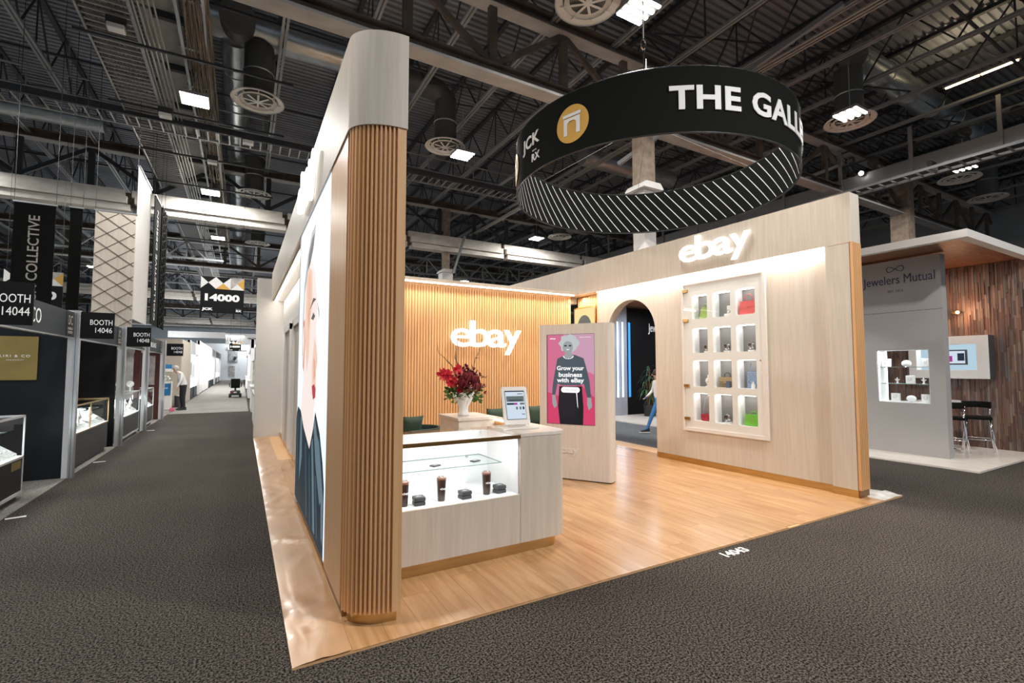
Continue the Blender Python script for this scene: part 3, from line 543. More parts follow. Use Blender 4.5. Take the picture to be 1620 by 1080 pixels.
BX('wing_shelf', 'beige_top', ct, 2.36, CX1-.045, CY1, 5.52, .92, .95); BX('wing_inner', 'beige_grain', ct, 2.36, 2.39, CY1, 5.52, .13, .92)
area('case_light', (1.72, 4.06, 1.10), (radians(42), 0, 0), 1.2, .03, 6.5, (.95, .98, 1))
# rear block with the vase
rb = thing('rear_counter', 'pale stone rear counter block carrying the flower vase', 'counter')
BX('block_body', 'beige_top', rb, 2.38, 2.88, 5.55, 6.2, .018, CT-.03); BX('block_top', 'beige_top', rb, 2.36, 2.895, 5.53, 6.22, CT-.03, CT+.005, bevel=.004)
# things in the case
def tumbler(x, y, label, txt='ebay'):
    t = thing('tumbler', label, 'tumbler', group=None, loc=(x, y, .585), rz=0)
    B().lathe([(0, 0), (.032, 0), (.034, .01), (.043, .19), (.043, .205)], n=24).obj('cup', 'tumbler', t, smooth=2)
    B().lathe([(.0435, .192), (.0445, .198), (.0445, .208), (.040, .212), (.0, .21)], n=24).obj('lid', 'tumbler_rim', t, smooth=2)
    B().lathe([(.03, .211), (.032, .222), (.02, .225), (0, .225)], n=20).obj('lid_cap', 'clear_plastic', t, smooth=True)
    fn = lambda a, c, d: ((.041+d)*cos(-pi/2+.1+(a-.03)/.041), (.041+d)*sin(-pi/2+.1+(a-.03)/.041), .10+c)
    text('lettering', txt, (0, 0, 0), XP, ZP, .062, .026, 'white_text', t, ext=.001, bold=.02, fn=fn); return t
tumbler(1.27, 4.17, 'dark brown tumbler nearest the fluted oak column end'); tumbler(1.62, 4.17, 'dark brown tumbler in the middle of the lit counter case'); tumbler(2.08, 4.17, 'dark brown tumbler at the right of the lit counter case')
def cbox(x, y, label, rz):
    t = thing('jewellery_case', label, 'case', loc=(x, y, .585), rz=rz)
    BX('case_base', 'charcoal', t, -.05, .05, -.05, .05, 0, .035, bevel=.01); BX('case_lid', 'charcoal', t, -.051, .051, -.051, .051, .037, .075, bevel=.012)
    text('lettering', 'ebay', (-.025, -.015, .0755), XP, YP, .05, .022, 'white_text', t, ext=.0008, bold=.02); return t
cbox(1.40, 4.15, 'small black zip case at the left of the lit counter case', -.05); cbox(1.84, 4.14, 'small black zip case between the two right tumblers', .1); cbox(2.22, 4.17, 'small black zip case at the right end of the counter case', .05)
def card(x, y, label, rz):
    t = thing('card_holder', label, 'card holder', loc=(x, y, .878), rz=rz)
    BX('holder', 'charcoal', t, -.045, .045, -.032, .032, 0, .014, bevel=.004); BX('plate', 'alu', t, -.02, .02, -.008, .008, .014, .0155)
card(1.60, 4.28, 'flat dark card holder in the middle of the glass shelf', .4); card(2.02, 4.30, 'flat dark card holder at the right of the glass shelf', .35); card(1.22, 4.25, 'flat dark card holder at the left end of the glass shelf', .4)
# tablet on its stand
tb = thing('tablet_stand', 'white tablet on a tilted stand at the counter corner', 'tablet', loc=(2.54, 4.36, CT), rz=radians(-8))
b = B(); f = lambda a, c, d: (a, c*sin(radians(17))+d*cos(radians(17)) , c*cos(radians(17))-d*sin(radians(17))+.03)
rr = [(-.155, .03), (-.14, .012), (.14, .012), (.155, .03), (.155, .40), (.14, .42), (-.14, .42), (-.155, .40)]
B().prism([(a*.95, c) for a, c in rr], f, 0, .022).obj('case', 'off_white', tb, smooth=2)
B().prism([(-.112, .065), (.112, .065), (.112, .375), (-.112, .375)], f, -.003, 0).obj('screen_border', 'scr_dark', tb)
B().prism([(-.108, .07), (.108, .07), (.108, .37), (-.108, .37)], f, -.0045, -.003).obj('screen', 'scr_white', tb)
for x0, x1, z0, z1, m in ((-.108, .108, .362, .37, 'scr_dark'), (.03, .09, .335, .342, 'scr_dark'), (-.1, .1, .255, .315, 'scr_land'), (-.07, .08, .262, .278, 'scr_dark'), (-.1, -.02, .222, .242, 'scr_dark'), (-.02, .02, .222, .242, 'scr_magenta'), (.05, .1, .222, .242, 'scr_land'), (.0, .02, .17, .2, 'scr_land'), (.04, .06, .17, .2, 'scr_land'), (.075, .095, .17, .2, 'scr_dark'), (.06, .095, .115, .122, 'scr_dark')):
    B().prism([(x0, z0), (x1, z0), (x1, z1), (x0, z1)], f, -.0055, -.0045).obj('screen_content', m, tb)
B().prism([(-.10, 0), (.10, 0), (.08, .05), (-.08, .05)], f, .01, .03).obj('stand_neck', 'off_white', tb); BX('stand_base', 'off_white', tb, -.20, .20, -.10, .16, 0, .018, bevel=.006)
# vase and flowers
vs_ = thing('vase', 'white ruffled ceramic vase on the rear counter', 'vase', loc=(2.58, 5.86, CT+.005))
b = B(); n = 36; pr = [(.05, 0), (.075, .0), (.08, .02), (.065, .06), (.068, .12), (.10, .18), (.145, .25), (.15, .29), (.135, .29), (.09, .2), (.0, .18)]
o = []
for r_, z_ in pr:
    for k in range(n): a = 2*pi*k/n; rf = r_*(1+(.14*cos(6*a) if z_ > .15 else .03*cos(6*a))); o.append((rf*cos(a), rf*sin(a), z_+(.02*cos(6*a) if z_ > .24 else 0)))
b.add(o, [(i*n+k, i*n+(k+1) % n, (i+1)*n+(k+1) % n, (i+1)*n+k) for i in range(len(pr)-1) for k in range(n)]); b.obj('vase_body', 'ceramic', vs_, smooth=True)
fw = thing('flower_arrangement', 'red orchids and dark foliage with bare branches in the white vase', 'flowers', loc=(2.58, 5.86, CT+.25))
random.seed(11)
for pts in ([(0, 0, 0), (-.18, 0, .35), (-.28, 0, .58), (-.45, 0, .72), (-.56, .02, .80), (-.62, 0, .98)], [(0, 0, 0), (-.13, 0, .4), (-.17, 0, .7), (-.15, 0, .95), (-.17, 0, 1.22)], [(0, 0, 0), (.12, 0, .3), (.22, 0, .5), (.28, 0, .72), (.38, 0, .85), (.42, 0, 1.08)], [(-.14, 0, .6), (-.21, 0, .72), (-.19, .0, .84)], [(-.28, 0, .58), (-.40, .0, .66)], [(.22, 0, .5), (.18, 0, .62)], [(.28, 0, .72), (.36, 0, .72)]):
    B().tube([(p[0]*.62, p[1], p[2]*.72) for p in pts], [.008-.0055*i/(len(pts)-1) for i in range(len(pts))], 6).obj('branch', 'branch', fw)
def petal(b, c, d, l, w, mi=0):
    d = Vector(d).normalized(); s = d.cross(Vector((random.uniform(-1, 1), random.uniform(-1, 1), .4))).normalized()*w; n_ = d.cross(s).normalized()*w*.35; c = Vector(c)
    b.add([c, c+d*l*.4+s+n_, c+d*l*.5, c+d*l*.4-s+n_, c+d*l*.8+s*.7+n_*.5, c+d*l*.8-s*.7+n_*.5, c+d*l], [(0, 1, 2), (0, 2, 3), (1, 4, 6, 2), (2, 6, 5, 3)], mi)
for k in range(5):
    c = Vector((-.34+.07*k, -.06+.01*k, .30-.045*k+(.03 if k % 2 else 0))); b = B()
    for j in range(9): a = 2*pi*j/9; petal(b, c, (cos(a), -.5, sin(a)*.9), .10, .034)
    b.obj('orchid_bloom', 'petal_red', fw)
b = B()
for j in range(9): petal(b, (-.12, -.05, .36), (cos(j*.7), -.4, sin(j*.7)), .085, .03)
b.obj('orchid_bloom', 'petal_red', fw)
for c in ((-.08, -.12, .12), (.08, -.14, .16), (.13, -.12, .06), (-.02, -.14, .2)):
    b = B()
    for j in range(7): petal(b, c, (cos(j*.9)*.5, -.3+.3*sin(j*.9), .9), .15, .038)
    b.obj('protea_bloom', 'petal_dark', fw)
for mn, cnt, lo, hi in (('berry', 150, .1, .42), ('petal_dark', 90, .05, .34)):
    b = B()
    for k in range(cnt):
        a = random.uniform(0, 2*pi); rr_ = random.uniform(.02, .24); z_ = random.uniform(lo, hi)*(1-rr_); p = (rr_*cos(a)+.05, rr_*sin(a)*.8, z_)
        petal(b, p, (random.uniform(-1, 1), random.uniform(-1, .5), random.uniform(-.1, 1)), .06, .02)
    b.obj('foliage', mn, fw)['kind'] = 'stuff'
b = B()
for k in range(190):
    a = random.uniform(0, 2*pi); rr_ = random.uniform(.05, .23); petal(b, (rr_*cos(a), rr_*sin(a)*.8, random.uniform(-.05, .12)), (cos(a), sin(a)-.2, random.uniform(-.6, .8)), .07, .022)
b.obj('foliage', 'leaf_green', fw)['kind'] = 'stuff'
# lounge chairs behind
def armchair(x, y, rz, label):
    t = thing('armchair', label, 'armchair', loc=(x, y, .018), rz=rz)
    BX('seat', 'velvet_green', t, -.36, .36, -.36, .30, .18, .44, bevel=.04).data.shade_smooth()
    b = B(); pts = []; n = 18
    for k in range(n+1): a = pi*k/n; pts.append((.42*cos(a), .05+.40*sin(a)))
    out = [(p[0]*1.0, p[1]) for p in pts]; inn = [(p[0]*.82, .05+(p[1]-.05)*.82) for p in pts]
    prof = [(.42, -.36)]+out+[(-.42, -.36), (-.34, -.36)]+inn[::-1]+[(.34, -.36)]
    b.prism(prof, R3, .12, .72); b.obj('backrest', 'velvet_green', t, bevel=.02, smooth=2)
    for sx in (-1, 1):
        for sy in (-1, 1): B().tube([(sx*.3, sy*.25, 0), (sx*.3, sy*.25, .18)], .018, 8).obj('leg', 'brass', t)
    return t
def cushion(x, y, z, rz, label, tilt=.3):
    b = B(); n = 10; s = .42; vs = []
    for side in (-1, 1):
        for j in range(n+1):
            for i in range(n+1):
                u, v = i/n*2-1, j/n*2-1; h_ = .075*((1-u**4)*(1-v**4))**.5; vs.append((u*s/2*(1-.06*(1-v*v)), side*h_, v*s/2*(1-.06*(1-u*u))))
    m_ = (n+1)**2; f_ = [(k*m_+j*(n+1)+i, k*m_+j*(n+1)+i+1, k*m_+(j+1)*(n+1)+i+1, k*m_+(j+1)*(n+1)+i) for k in (0, 1) for j in range(n) for i in range(n)]
    b.add(vs, f_); b.xf(rot(rz, (0, 0, 0), tilt)); o = b.obj('cushion', 'cushion_green', smooth=True, loc=(x, y, z)); return tag(o, label, 'cushion')
armchair(2.75, 8.3, radians(-75), 'dark green armchair just right of the fluted column'); cushion(2.72, 8.5, .72, radians(10), 'green cushion on the armchair next to the fluted column')
armchair(4.55, 8.7, radians(10), 'dark green armchair behind the flower vase'); armchair(5.5, 8.6, radians(-10), 'dark green armchair behind the white tablet')
cushion(4.55, 8.75, .76, 0, 'green cushion on the armchair behind the vase', .2); cushion(5.45, 8.7, .78, .2, 'green cushion on the armchair behind the tablet', .2)
t = thing('pouf_table', 'round tan leather pouf in front of the left armchair', 'pouf', loc=(2.02, 6.95, .018)); B().lathe([(0, 0), (.24, 0), (.26, .04), (.26, .50), (.22, .56), (0, .57)], n=28).obj('pouf_body', 'tan_leather', t, smooth=True); B().lathe([(.262, .27), (.268, .28), (.262, .29)], n=28).obj('seam', 'brass_dark', t)
# ================================================================== KIOSK
K0 = Vector((4.30, 6.66, 0)); K1 = Vector((4.97, 5.67, 0)); kd = (K1-K0).normalized(); kn = Vector((kd.y, -kd.x, 0))
if kn.y > 0: kn = -kn
ks = thing('digital_kiosk', 'freestanding beige rounded kiosk with a pink portrait screen', 'kiosk', loc=(0, 0, 0))
KL = (K1-K0).length; rk = .07
fk = lambda a, c, d: tuple(K0+kd*a-kn*c+Vector((0, 0, d)))
pk = [(0, 0)]+[(KL-rk+rk*sin(pi/2*k/8), rk-rk*cos(pi/2*k/8)) for k in range(9)]+[(KL, .22), (0, .22)]
B().prism(pk, fk, .035, 2.50).obj('kiosk_body', 'kiosk_grain', ks, smooth=2); B().prism([(a*.98+.01, c+.01) for a, c in pk], fk, .018, .035).obj('kiosk_foot', 'black_metal', ks)
fs_ = lambda a, c, d: tuple(K0+kd*a+kn*d+Vector((0, 0, c)))
def kp(n_, pts, m, d=.002, th=.0015, par=ks): return B().prism(pts, fs_, d, d+th).obj(n_, m, par)
rect = lambda a0, a1, c0, c1: [(a0, c0), (a1, c0), (a1, c1), (a0, c1)]
sa, sb, s0, s1 = .14, .93, .895, 2.33; sw, sh_ = sb-sa, s1-s0
kp('screen_bezel', rect(sa-.012, sb+.003, s0-.005, s1+.005), 'black_metal', -.002, .006)
scr = kp('screen', rect(sa, sb, s0, s1), 'ad_pink', .003)
kp_i = lambda n_, pts, m, d: kp(n_, pts, m, d, .0015, scr)
q = lambda l: [(sa+u*sw, s0+v*sh_) for u, v in l]
kp_i('screen_image', q([(0, 0), (1, 0), (1, .3), (.7, .45), (.3, .3), (0, .35)]), 'ad_pink_hot', .0050); kp_i('screen_image', q([(.35, 1), (1, 1), (1, .55), (.8, .6), (.5, .8)]), 'ad_pink_pale', .0050)
kp_i('screen_image', q([(.27, 0), (.76, 0), (.77, .2), (.74, .42), (.26, .42), (.23, .2)]), 'ad_black', .0070)
kp_i('screen_image', q([(.30, .43), (.70, .43), (.78, .45), (.85, .30), (.93, .30), (.90, .48), (.82, .66), (.78, .73), (.6, .77), (.4, .77), (.22, .73), (.18, .62), (.12, .45), (.10, .32), (.17, .32), (.22, .45)]), 'ad_grey', .0072)
kp_i('screen_image', q([(.10, .32), (.17, .32), (.21, .2), (.15, .17), (.11, .22)]), 'ad_skin', .0080); kp_i('screen_image', q([(.85, .30), (.93, .30), (.95, .2), (.88, .16), (.85, .22)]), 'ad_skin', .0080)
kp_i('screen_image', [(sa+(.47+.21*cos(a)+.02*cos(7*a))*sw, s0+(.90+.098*sin(a)+.008*sin(6*a))*sh_) for a in [2*pi*k/40 for k in range(40)]], 'ad_hair', .0088)
kp_i('screen_image', [(sa+(.45+.11*cos(a))*sw, s0+(.855+.07*sin(a))*sh_) for a in [2*pi*k/24 for k in range(24)]], 'ad_skin', .0100); kp_i('screen_image', q([(.40, .8), (.52, .8), (.55, .75), (.46, .73), (.37, .75)]), 'ad_skin', .0100)
for cx_ in (.40, .50): kp_i('screen_image', [(sa+(cx_+.03*cos(a))*sw, s0+(.873+.008*sin(a))*sh_) for a in [2*pi*k/12 for k in range(12)]], 'ad_black', .0118)
kp_i('screen_image', q([(.40, .838), (.45, .832), (.50, .838), (.45, .822)]), 'ad_white', .0118)
for k in range(9): a = pi+pi*k/8; kp_i('screen_image', [(sa+(.46+.1*cos(a)+.014*cos(b_))*sw, s0+(.755+.028*sin(a)+.006*sin(b_))*sh_) for b_ in [2*pi*j/8 for j in range(8)]], 'ad_white', .0118)
kp_i('screen_image', q([(.62, .35), (.64, .35), (.66, .18), (.645, .2)]), 'ad_white', .0095)
for s_, y_ in (('Grow your', .583), ('business', .523), ('with eBay', .447)):
    w_ = .58 if s_[0] != 'b' else .50; text('screen_text', s_, fs_(sa+sw*(.5-w_/2), s0+sh_*y_, .013), kd, ZP, sw*w_, .092 if s_ == 'Grow your' else (.075 if s_ == 'business' else .095), 'ad_white', ks, ext=.001, bold=.03)
kp('screen_button', [(sa+(.5+(.14 if cos(a) > 0 else -.14))*sw+.046*cos(a), s0+.38*sh_+.046*sin(a)) for a in [-pi/2+.001+2*pi*k/24 for k in range(24)]], 'ad_white', .0125)
text('screen_text', 'Start selling', fs_(sa+sw*.39, s0+sh_*.372, .0142), kd, ZP, sw*.22, .02, 'ad_pink_pale', ks, ext=.0006)
text('screen_text', 'ebay', fs_(sa+sw*.06, s0+sh_*.945, .0125), kd, ZP, sw*.13, .03, 'ad_white', ks, ext=.001, bold=.03); text('screen_text', 'ebay.com/business', fs_(sa+sw*.70, s0+sh_*.958, .0125), kd, ZP, sw*.24, .016, 'ad_white', ks, ext=.001, bold=.02)
text('raised_lettering', 'ebay', fs_(.27, .40, .0), kd, ZP, .40, .15, 'off_white', ks, ext=.008, bold=.03)
area('screen_glow', tuple(K0+kd*.4+kn*.08+Vector((0, 0, 1.6))), (radians(90), 0, atan2(kn.x, -kn.y)), .4, 1.2, 2.0, (1, .55, .7))
# floor number by the platform
t = tag(text('floor_number', '14043', (4.07, 3.02, .0008), XP, YP, .34, .11, 'tape_white', None, ext=.002, bold=.03), 'white booth number lettering on the carpet before the platform', 'floor number')
# ================================================================== HANGING RING SIGN
RC = Vector((6.87, 6.70, 0)); RR = 2.59; RZ0, RZ1 = 5.15, 6.13; AZ = radians(45.7); DC = RC.xy.length
rd = Vector((sin(AZ), cos(AZ), 0)); rr_v = Vector((cos(AZ), -sin(AZ), 0))
def rp(al, z, off=0): R = RR+off; return tuple(RC-rd*R*cos(al)+rr_v*R*sin(al)+Vector((0, 0, z)))
rs = thing('hanging_ring_sign', 'huge black hanging ring banner with white and orange print', 'sign')
n = 144; b = B(); vs = []
for off in (0, -.02):
    for z_ in (RZ0, RZ1): vs += [rp(2*pi*k/n, z_, off) for k in range(n)]
fs = []
for k in range(n): j = (k+1) % n; fs += [(k, j, n+j, n+k), (2*n+k, 3*n+k, 3*n+j, 2*n+j), (k, 2*n+k, 2*n+j, j), (n+k, n+j, 3*n+j, 3*n+k)]
b.add(vs, fs).obj('fabric_band', 'black_cloth', rs, smooth=2)
def rtext(s, a0, z0, w, h, m='white_print', bold=.03, space=1.06):
    fn = lambda a, c, d: rp(a0+a/RR, z0+c, .012+d)
    return text('lettering', s, (0, 0, 0), XP, ZP, w, h, m, rs, ext=.012, bold=bold, space=space, fn=fn)
def rpoly(nm, pts, a0, z0, m, off=.01): # subdivide long runs so they hug the band
    return B().prism(pts, lambda a, c, d: rp(a0+a/RR, z0+c, d), off, off+.006).obj(nm, m, rs)
def alpha(u_off):  # angle on the ring seen at an azimuth offset from its centre
    t_ = radians(u_off); lo, hi = -1.2, 1.2
    for _ in range(50):
        md = (lo+hi)/2; v = atan2(RR*sin(md), DC-RR*cos(md))
        if v < t_: lo = md
        else: hi = md
    return lo
def az_px(u, v):
    p_ = cam.rotation_euler.to_matrix() @ Vector((u-810, 540-v, -FPX)); return math.degrees(atan2(p_.x, p_.y))-45.7
A = lambda u, v: alpha(az_px(u, v))
a_the = A(1058, 160)
rtext('THE GALLERY', a_the, 5.47, 3.62, .36, bold=.03)
for al in (A(905, 195), A(905, 195)-.78, A(905, 195)+2.75, A(905, 195)+1.98):
    rpoly('logo_disc', [(.30*cos(2*pi*k/40), .30*sin(2*pi*k/40)) for k in range(40)], al, 5.61, 'orange_print', .008)
    arch = [(-.15, -.17), (-.085, -.17), (-.085, .0)]+[(-.085*cos(pi*k/8), .0+.055*sin(pi*k/8)) for k in range(1, 8)]+[(.085, 0), (.085, -.17), (.15, -.17), (.15, .10), (-.15, .10)]
    rpoly('logo_arch', arch, al, 5.61, 'white_print', .016); rpoly('logo_lintel', [(-.165, .12), (.165, .12), (.165, .17), (-.165, .17)], al, 5.61, 'white_print', .016)
for al in (A(850, 215), A(850, 215)+2.75):
    rtext('JCK', al-.20, 5.55, .60, .28, bold=.02); rtext('RX', al-.06, 5.33, .24, .13, bold=.02)
    rtext('Built by', al-.05, 5.50, .12, .025, bold=.0)
b = B()
for k in range(70):
    a0 = 2*pi*k/70; m_ = 6; v_ = []
    for i in range(m_+1):
        t_ = i/m_; aa = a0+t_*.30; v_ += [rp(aa-.004, RZ0+.03+(RZ1-RZ0-.06)*t_, -.026), rp(aa+.004, RZ0+.03+(RZ1-RZ0-.06)*t_, -.026)]
    b.add(v_, [(2*i, 2*i+1, 2*i+3, 2*i+2) for i in range(m_)])
b.obj('inner_stripes', 'white_print', rs)['kind'] = 'stuff'
b = B()
for z_ in (RZ0, RZ1): b.tube([rp(2*pi*k/72, z_, -.01) for k in range(73)], .014, 6, cap=False)
b.obj('frame_hoop', 'black_metal', rs, smooth=True)
for k in range(6): B().tube([rp(k*pi/3+.1, RZ1, -.01), (RC.x, RC.y, 6.62)], .005, 5).obj('bridle_cable', 'conduit', rs)
B().tube([(RC.x, RC.y, 6.65), (RC.x, RC.y, 7.95)], .008, 6).obj('hanging_cable', 'conduit', rs)
hk = A(1018, 92); hp = Vector(rp(hk, 0, -.01))
B().tube([hp+Vector((.07*cos(2*pi*k/16)*.7, -.0, 6.52+.08*sin(2*pi*k/16))) for k in range(17)], .012, 6, cap=False).obj('ring_shackle', 'chrome', rs); B().tube([hp+Vector((0, 0, 6.6)), hp+Vector((0, 0, 7.95))], .009, 6).obj('hanging_cable', 'conduit', rs); B().tube([hp+Vector((0, 0, 6.13)), hp+Vector((0, 0, 6.44))], .012, 6).obj('hook', 'chrome', rs)
# ================================================================== RIGHT-HAND BOOTH
struct(BX('trim_1', 'beige_top', None, 10.95, 15.4, 3.23, 13.9, 0, .03))
jw = thing('booth_display_wall', 'grey booth wall with navy lettering and a lit glass display window', 'wall')
X0, X1, Y0, Y1 = 11.95, 12.17, 3.95, 7.5; WY0, WY1, WZ0, WZ1 = 4.20, 5.10, 1.07, 2.17
for y0, y1, z0, z1 in ((Y0, WY0, .03, 4.05), (WY1, Y1, .03, 4.05), (WY0, WY1, .03, WZ0), (WY0, WY1, WZ1, 4.05)): BX('wall_panel', 'grey_wall', jw, X0, X1, y0, y1, z0, z1)
BX('panel_seam', 'charcoal', jw, X0-.001, X0, Y0, Y1, 2.955, 2.963)
b = B(); b.box(X0+.02, X1+.2, WY0, WY0+.015, WZ0, WZ1); b.box(X0+.02, X1+.2, WY1-.015, WY1, WZ0, WZ1); b.box(X0+.02, X1+.2, WY0, WY1, WZ0, WZ0+.015); b.box(X0+.02, X1+.2, WY0, WY1, WZ1-.015, WZ1); b.obj('window_lining', 'white_inner', jw)
BX('corner_lamp', 'led_white', jw, X0+.03, X0+.05, WY1-.03, WY1-.015, WZ0+.02, WZ1-.02); BX('corner_lamp', 'led_white', jw, X1+.15, X1+.17, WY1-.03, WY1-.015, WZ0+.02, WZ1-.02)
for zz in (1.45, 1.80): BX('glass_shelf', 'glass_green', jw, X0+.05, X1+.18, WY0+.015, WY1-.015, zz, zz+.01)
BX('window_glass', 'glass', jw, X0+.01, X0+.015, WY0, WY1, WZ0, WZ1)
text('lettering', 'Jewelers Mutual', (X0, 5.30, 3.50), YN, ZP, 1.26, .24, 'navy_text', jw, ext=.006, bold=.0)
text('lettering', 'EST. 1913', (X0, 4.84, 3.38), YN, ZP, .26, .05, 'navy_text', jw, ext=.004)
b = B(); pts = [(X0-.004, 4.70+.15*sin(t_)/(1+cos(t_)**2*0), 3.87+.055*sin(2*t_)) for t_ in [2*pi*k/40 for k in range(41)]]
b.tube(pts, .007, 6, cap=False); b.obj('loop_emblem', 'navy_text', jw)
def disp(label, x, y, z, kind):
    t = thing('display_stand', label, 'display', loc=(x, y, z))
    if kind == 'block': BX('block', 'white_gloss', t, -.04, .04, -.07, .07, 0, .17, bevel=.004); B().tube([(-.042, .03*cos(a), .1+.03*sin(a)) for a in [k*.5 for k in range(13)]], .003, 5).obj('necklace', 'steel_watch', t)
    elif kind == 'shell': B().ball((0, 0, .07), .09, 12, sc=(.5, 1, .75)).obj('form', 'white_gloss', t, smooth=True); B().lathe([(0, 0), (.03, 0), (.01, .03)], n=12).obj('foot', 'chrome', t)
    else: B().lathe([(.03, 0), (.03, .01), (.01, .02), (.02, .06), (.05, .09), (0, .08)], n=14).obj('dish', 'white_gloss', t, smooth=True); B().ball((0, 0, .1), .02, 8).obj('stone', 'steel_watch', t, smooth=True)
    return t
disp('tall white block on the upper glass shelf at right of the display window', 12.1, 4.29, 1.81, 'block'); disp('white shell-shaped stand on the upper glass shelf', 12.1, 4.63, 1.81, 'shell'); disp('tall white block on the upper glass shelf beside the corner lamp', 12.1, 4.98, 1.81, 'block')
disp('white block in the middle of the lower glass shelf', 12.1, 4.57, 1.46, 'block'); disp('small white dish on the lower glass shelf near its right end', 12.1, 4.35, 1.46, 'dish'); disp('small white dish on the lower glass shelf left of its block', 12.1, 4.80, 1.46, 'dish')
disp('white block on the window floor at left', 12.1, 4.84, 1.085, 'block'); disp('white dish on the window floor between two blocks', 12.1, 4.57, 1.085, 'shell'); disp('white block on the window floor at right', 12.1, 4.32, 1.085, 'block')
cn = thing('booth_canopy', 'flat booth canopy with pale edge and reddish wood underside', 'canopy')
BX('edge_frame', 'off_white', cn, 10.85, 11.0, 3.2, 13.9, 4.06, 4.20); BX('edge_frame', 'off_white', cn, 11.0, 15.4, 3.2, 3.35, 4.06, 4.20); BX('soffit', 'canopy_wood', cn, 11.0, 15.4, 3.35, 13.9, 4.10, 4.15)
pwall = thing('plank_wall', 'wall of narrow reddish brown reclaimed wood strips', 'wall')
BX('backing', 'plank_d', pwall, 14.33, 14.5, 3.3, 9.5, .03, 4.1)
random.seed(21)
ms = ['plank_a', 'plank_b', 'plank_c', 'plank_d', 'plank_e']; b = B(); y = 3.3; cnt = 0
while y < 8.2:
    w_ = random.choice((.026, .034, .042)); z_ = .03-random.uniform(0, .4)
    while z_ < 4.09:
        l_ = random.uniform(.22, .6); d_ = random.uniform(.004, .035)
        b.box(14.33-d_, 14.33, y, y+w_-.003, max(z_, .03), min(z_+l_, 4.09), random.choices(range(5), (3, 3, 2, 3, 2))[0]); z_ += l_+.003
    y += w_
b.obj('planks', ms, pwall)['kind'] = 'stuff'
mo = thing('monitor_box', 'pale wall-mounted box framing a lit recess with a monitor', 'monitor', loc=(0, 0, 0))
b = B(); 
for y0, y1, z0, z1 in ((3.88, 4.08, 1.55, 2.50), (5.15, 5.30, 1.55, 2.50), (4.08, 5.15, 2.32, 2.50), (4.08, 5.15, 1.55, 1.74)): b.box(13.98, 14.30, y0, y1, z0, z1)
b.obj('surround', 'white_paint', mo); BX('recess_back', 'mon_blue', mo, 14.24, 14.26, 4.08, 5.15, 1.74, 2.32); BX('side_cheek', 'charcoal', mo, 13.99, 14.3, 3.868, 3.879, 1.55, 2.5)
BX('screen_frame', 'black_metal', mo, 14.18, 14.23, 4.30, 4.92, 1.86, 2.20); BX('screen', 'scr_white', mo, 14.176, 14.18, 4.33, 4.89, 1.89, 2.17); BX('screen_content', 'scr_magenta', mo, 14.174, 14.176, 4.55, 4.70, 1.93, 2.06); BX('screen_content', 'scr_dark', mo, 14.174, 14.176, 4.34, 4.46, 1.95, 2.12)
t = thing('bar_table', 'white round-ended bar table beside the black stools', 'table', loc=(13.55, 4.6, .03))
B().prism([(-.35+.3*cos(a), .3*sin(a)) for a in [pi/2+pi*k/12 for k in range(13)]]+[(.15+.3*cos(a), .3*sin(a)) for a in [-pi/2+pi*k/12 for k in range(13)]], R3, 1.0, 1.04).obj('table_top', 'white_gloss', t); B().tube([(-.1, 0, .02), (-.1, 0, 1.0)], .04, 14).obj('pedestal', 'chrome', t, smooth=2); B().lathe([(0, .0), (.26, .0), (.26, .012), (.03, .03)], (-.1, 0, 0), 24).obj('foot_plate', 'chrome', t, smooth=2)
def stool(x, y, rz, label):
    t = thing('bar_stool', label, 'stool', loc=(x, y, .03), rz=rz)
    BX('seat', 'black_cloth', t, -.21, .21, -.20, .20, .70, .76, bevel=.02)
    b = B(); n_ = 10; vs_ = []
    for k in range(n_+1): a = pi*(.12+.76*k/n_); vs_.append((.24*cos(a), -.05+.26*sin(a)))
    b.prism(vs_+[(p[0]*.86, p[1]-.03) for p in vs_[::-1]], R3, .93, 1.06); b.obj('backrest', 'black_cloth', t, bevel=.01, smooth=2)
    for sx in (-1, 1):
        for sy in (-1, 1):
            pts = [(sx*.17, sy*.17, .71), (sx*.21, sy*.20, .35), (sx*.25, sy*.25, 0)]
            if sy > 0: pts = [(sx*.21, .10, .98), (sx*.18, .15, .72)]+pts[1:]
            B().tube(pts, .013, 8).obj('leg', 'chrome', t, smooth=True)
    b = B(); z_ = .30
    for p_, q_ in (((-.215, -.21), (.215, -.21)), ((-.215, .21), (.215, .21)), ((-.215, -.21), (-.215, .21)), ((.215, -.21), (.215, .21))): b.tube([(p_[0], p_[1], z_), (q_[0], q_[1], z_)], .009, 8)
    b.obj('footrest', 'chrome', t, smooth=True); return t
stool(13.32, 3.92, radians(-70), 'black bar stool with chrome legs nearer the platform corner'); stool(12.78, 4.16, radians(105), 'black bar stool mostly hidden behind the grey booth wall')
t = thing('table_lamp', 'small glowing orange spotlight before the plank wall', 'lamp', loc=(14.05, 4.38, 3.04)); B().tube([(.26, 0, .02), (.03, 0, 0)], .012, 8).obj('arm', 'black_metal', t); B().ball((0, 0, 0), .035, 10).obj('bulb', 'bulb_orange', t, smooth=True); B().tube([(0, .09, 0), (0, .03, 0)], .03, 10).obj('lamp_head', 'brass', t)
pl_ = bpy.data.lights.new('plank_spot', 'POINT'); pl_.energy = 14; pl_.color = (1, .5, .25); pl_.shadow_soft_size = .05; o = bpy.data.objects.new('plank_spot', pl_); COL.objects.link(o); o.location = (13.9, 4.35, 3.04)
area('display_light', (12.06, 4.65, 2.14), (0, 0, 0), .15, .7, 9, (.95, .98, 1)); area('monitor_light', (14.1, 4.6, 2.3), (0, 0, 0), .15, 1, 5, (.9, .96, 1))
area('canopy_light', (13.2, 4.6, 4.0), (0, 0, 0), .8, 1.5, 14, (1, .85, .72))
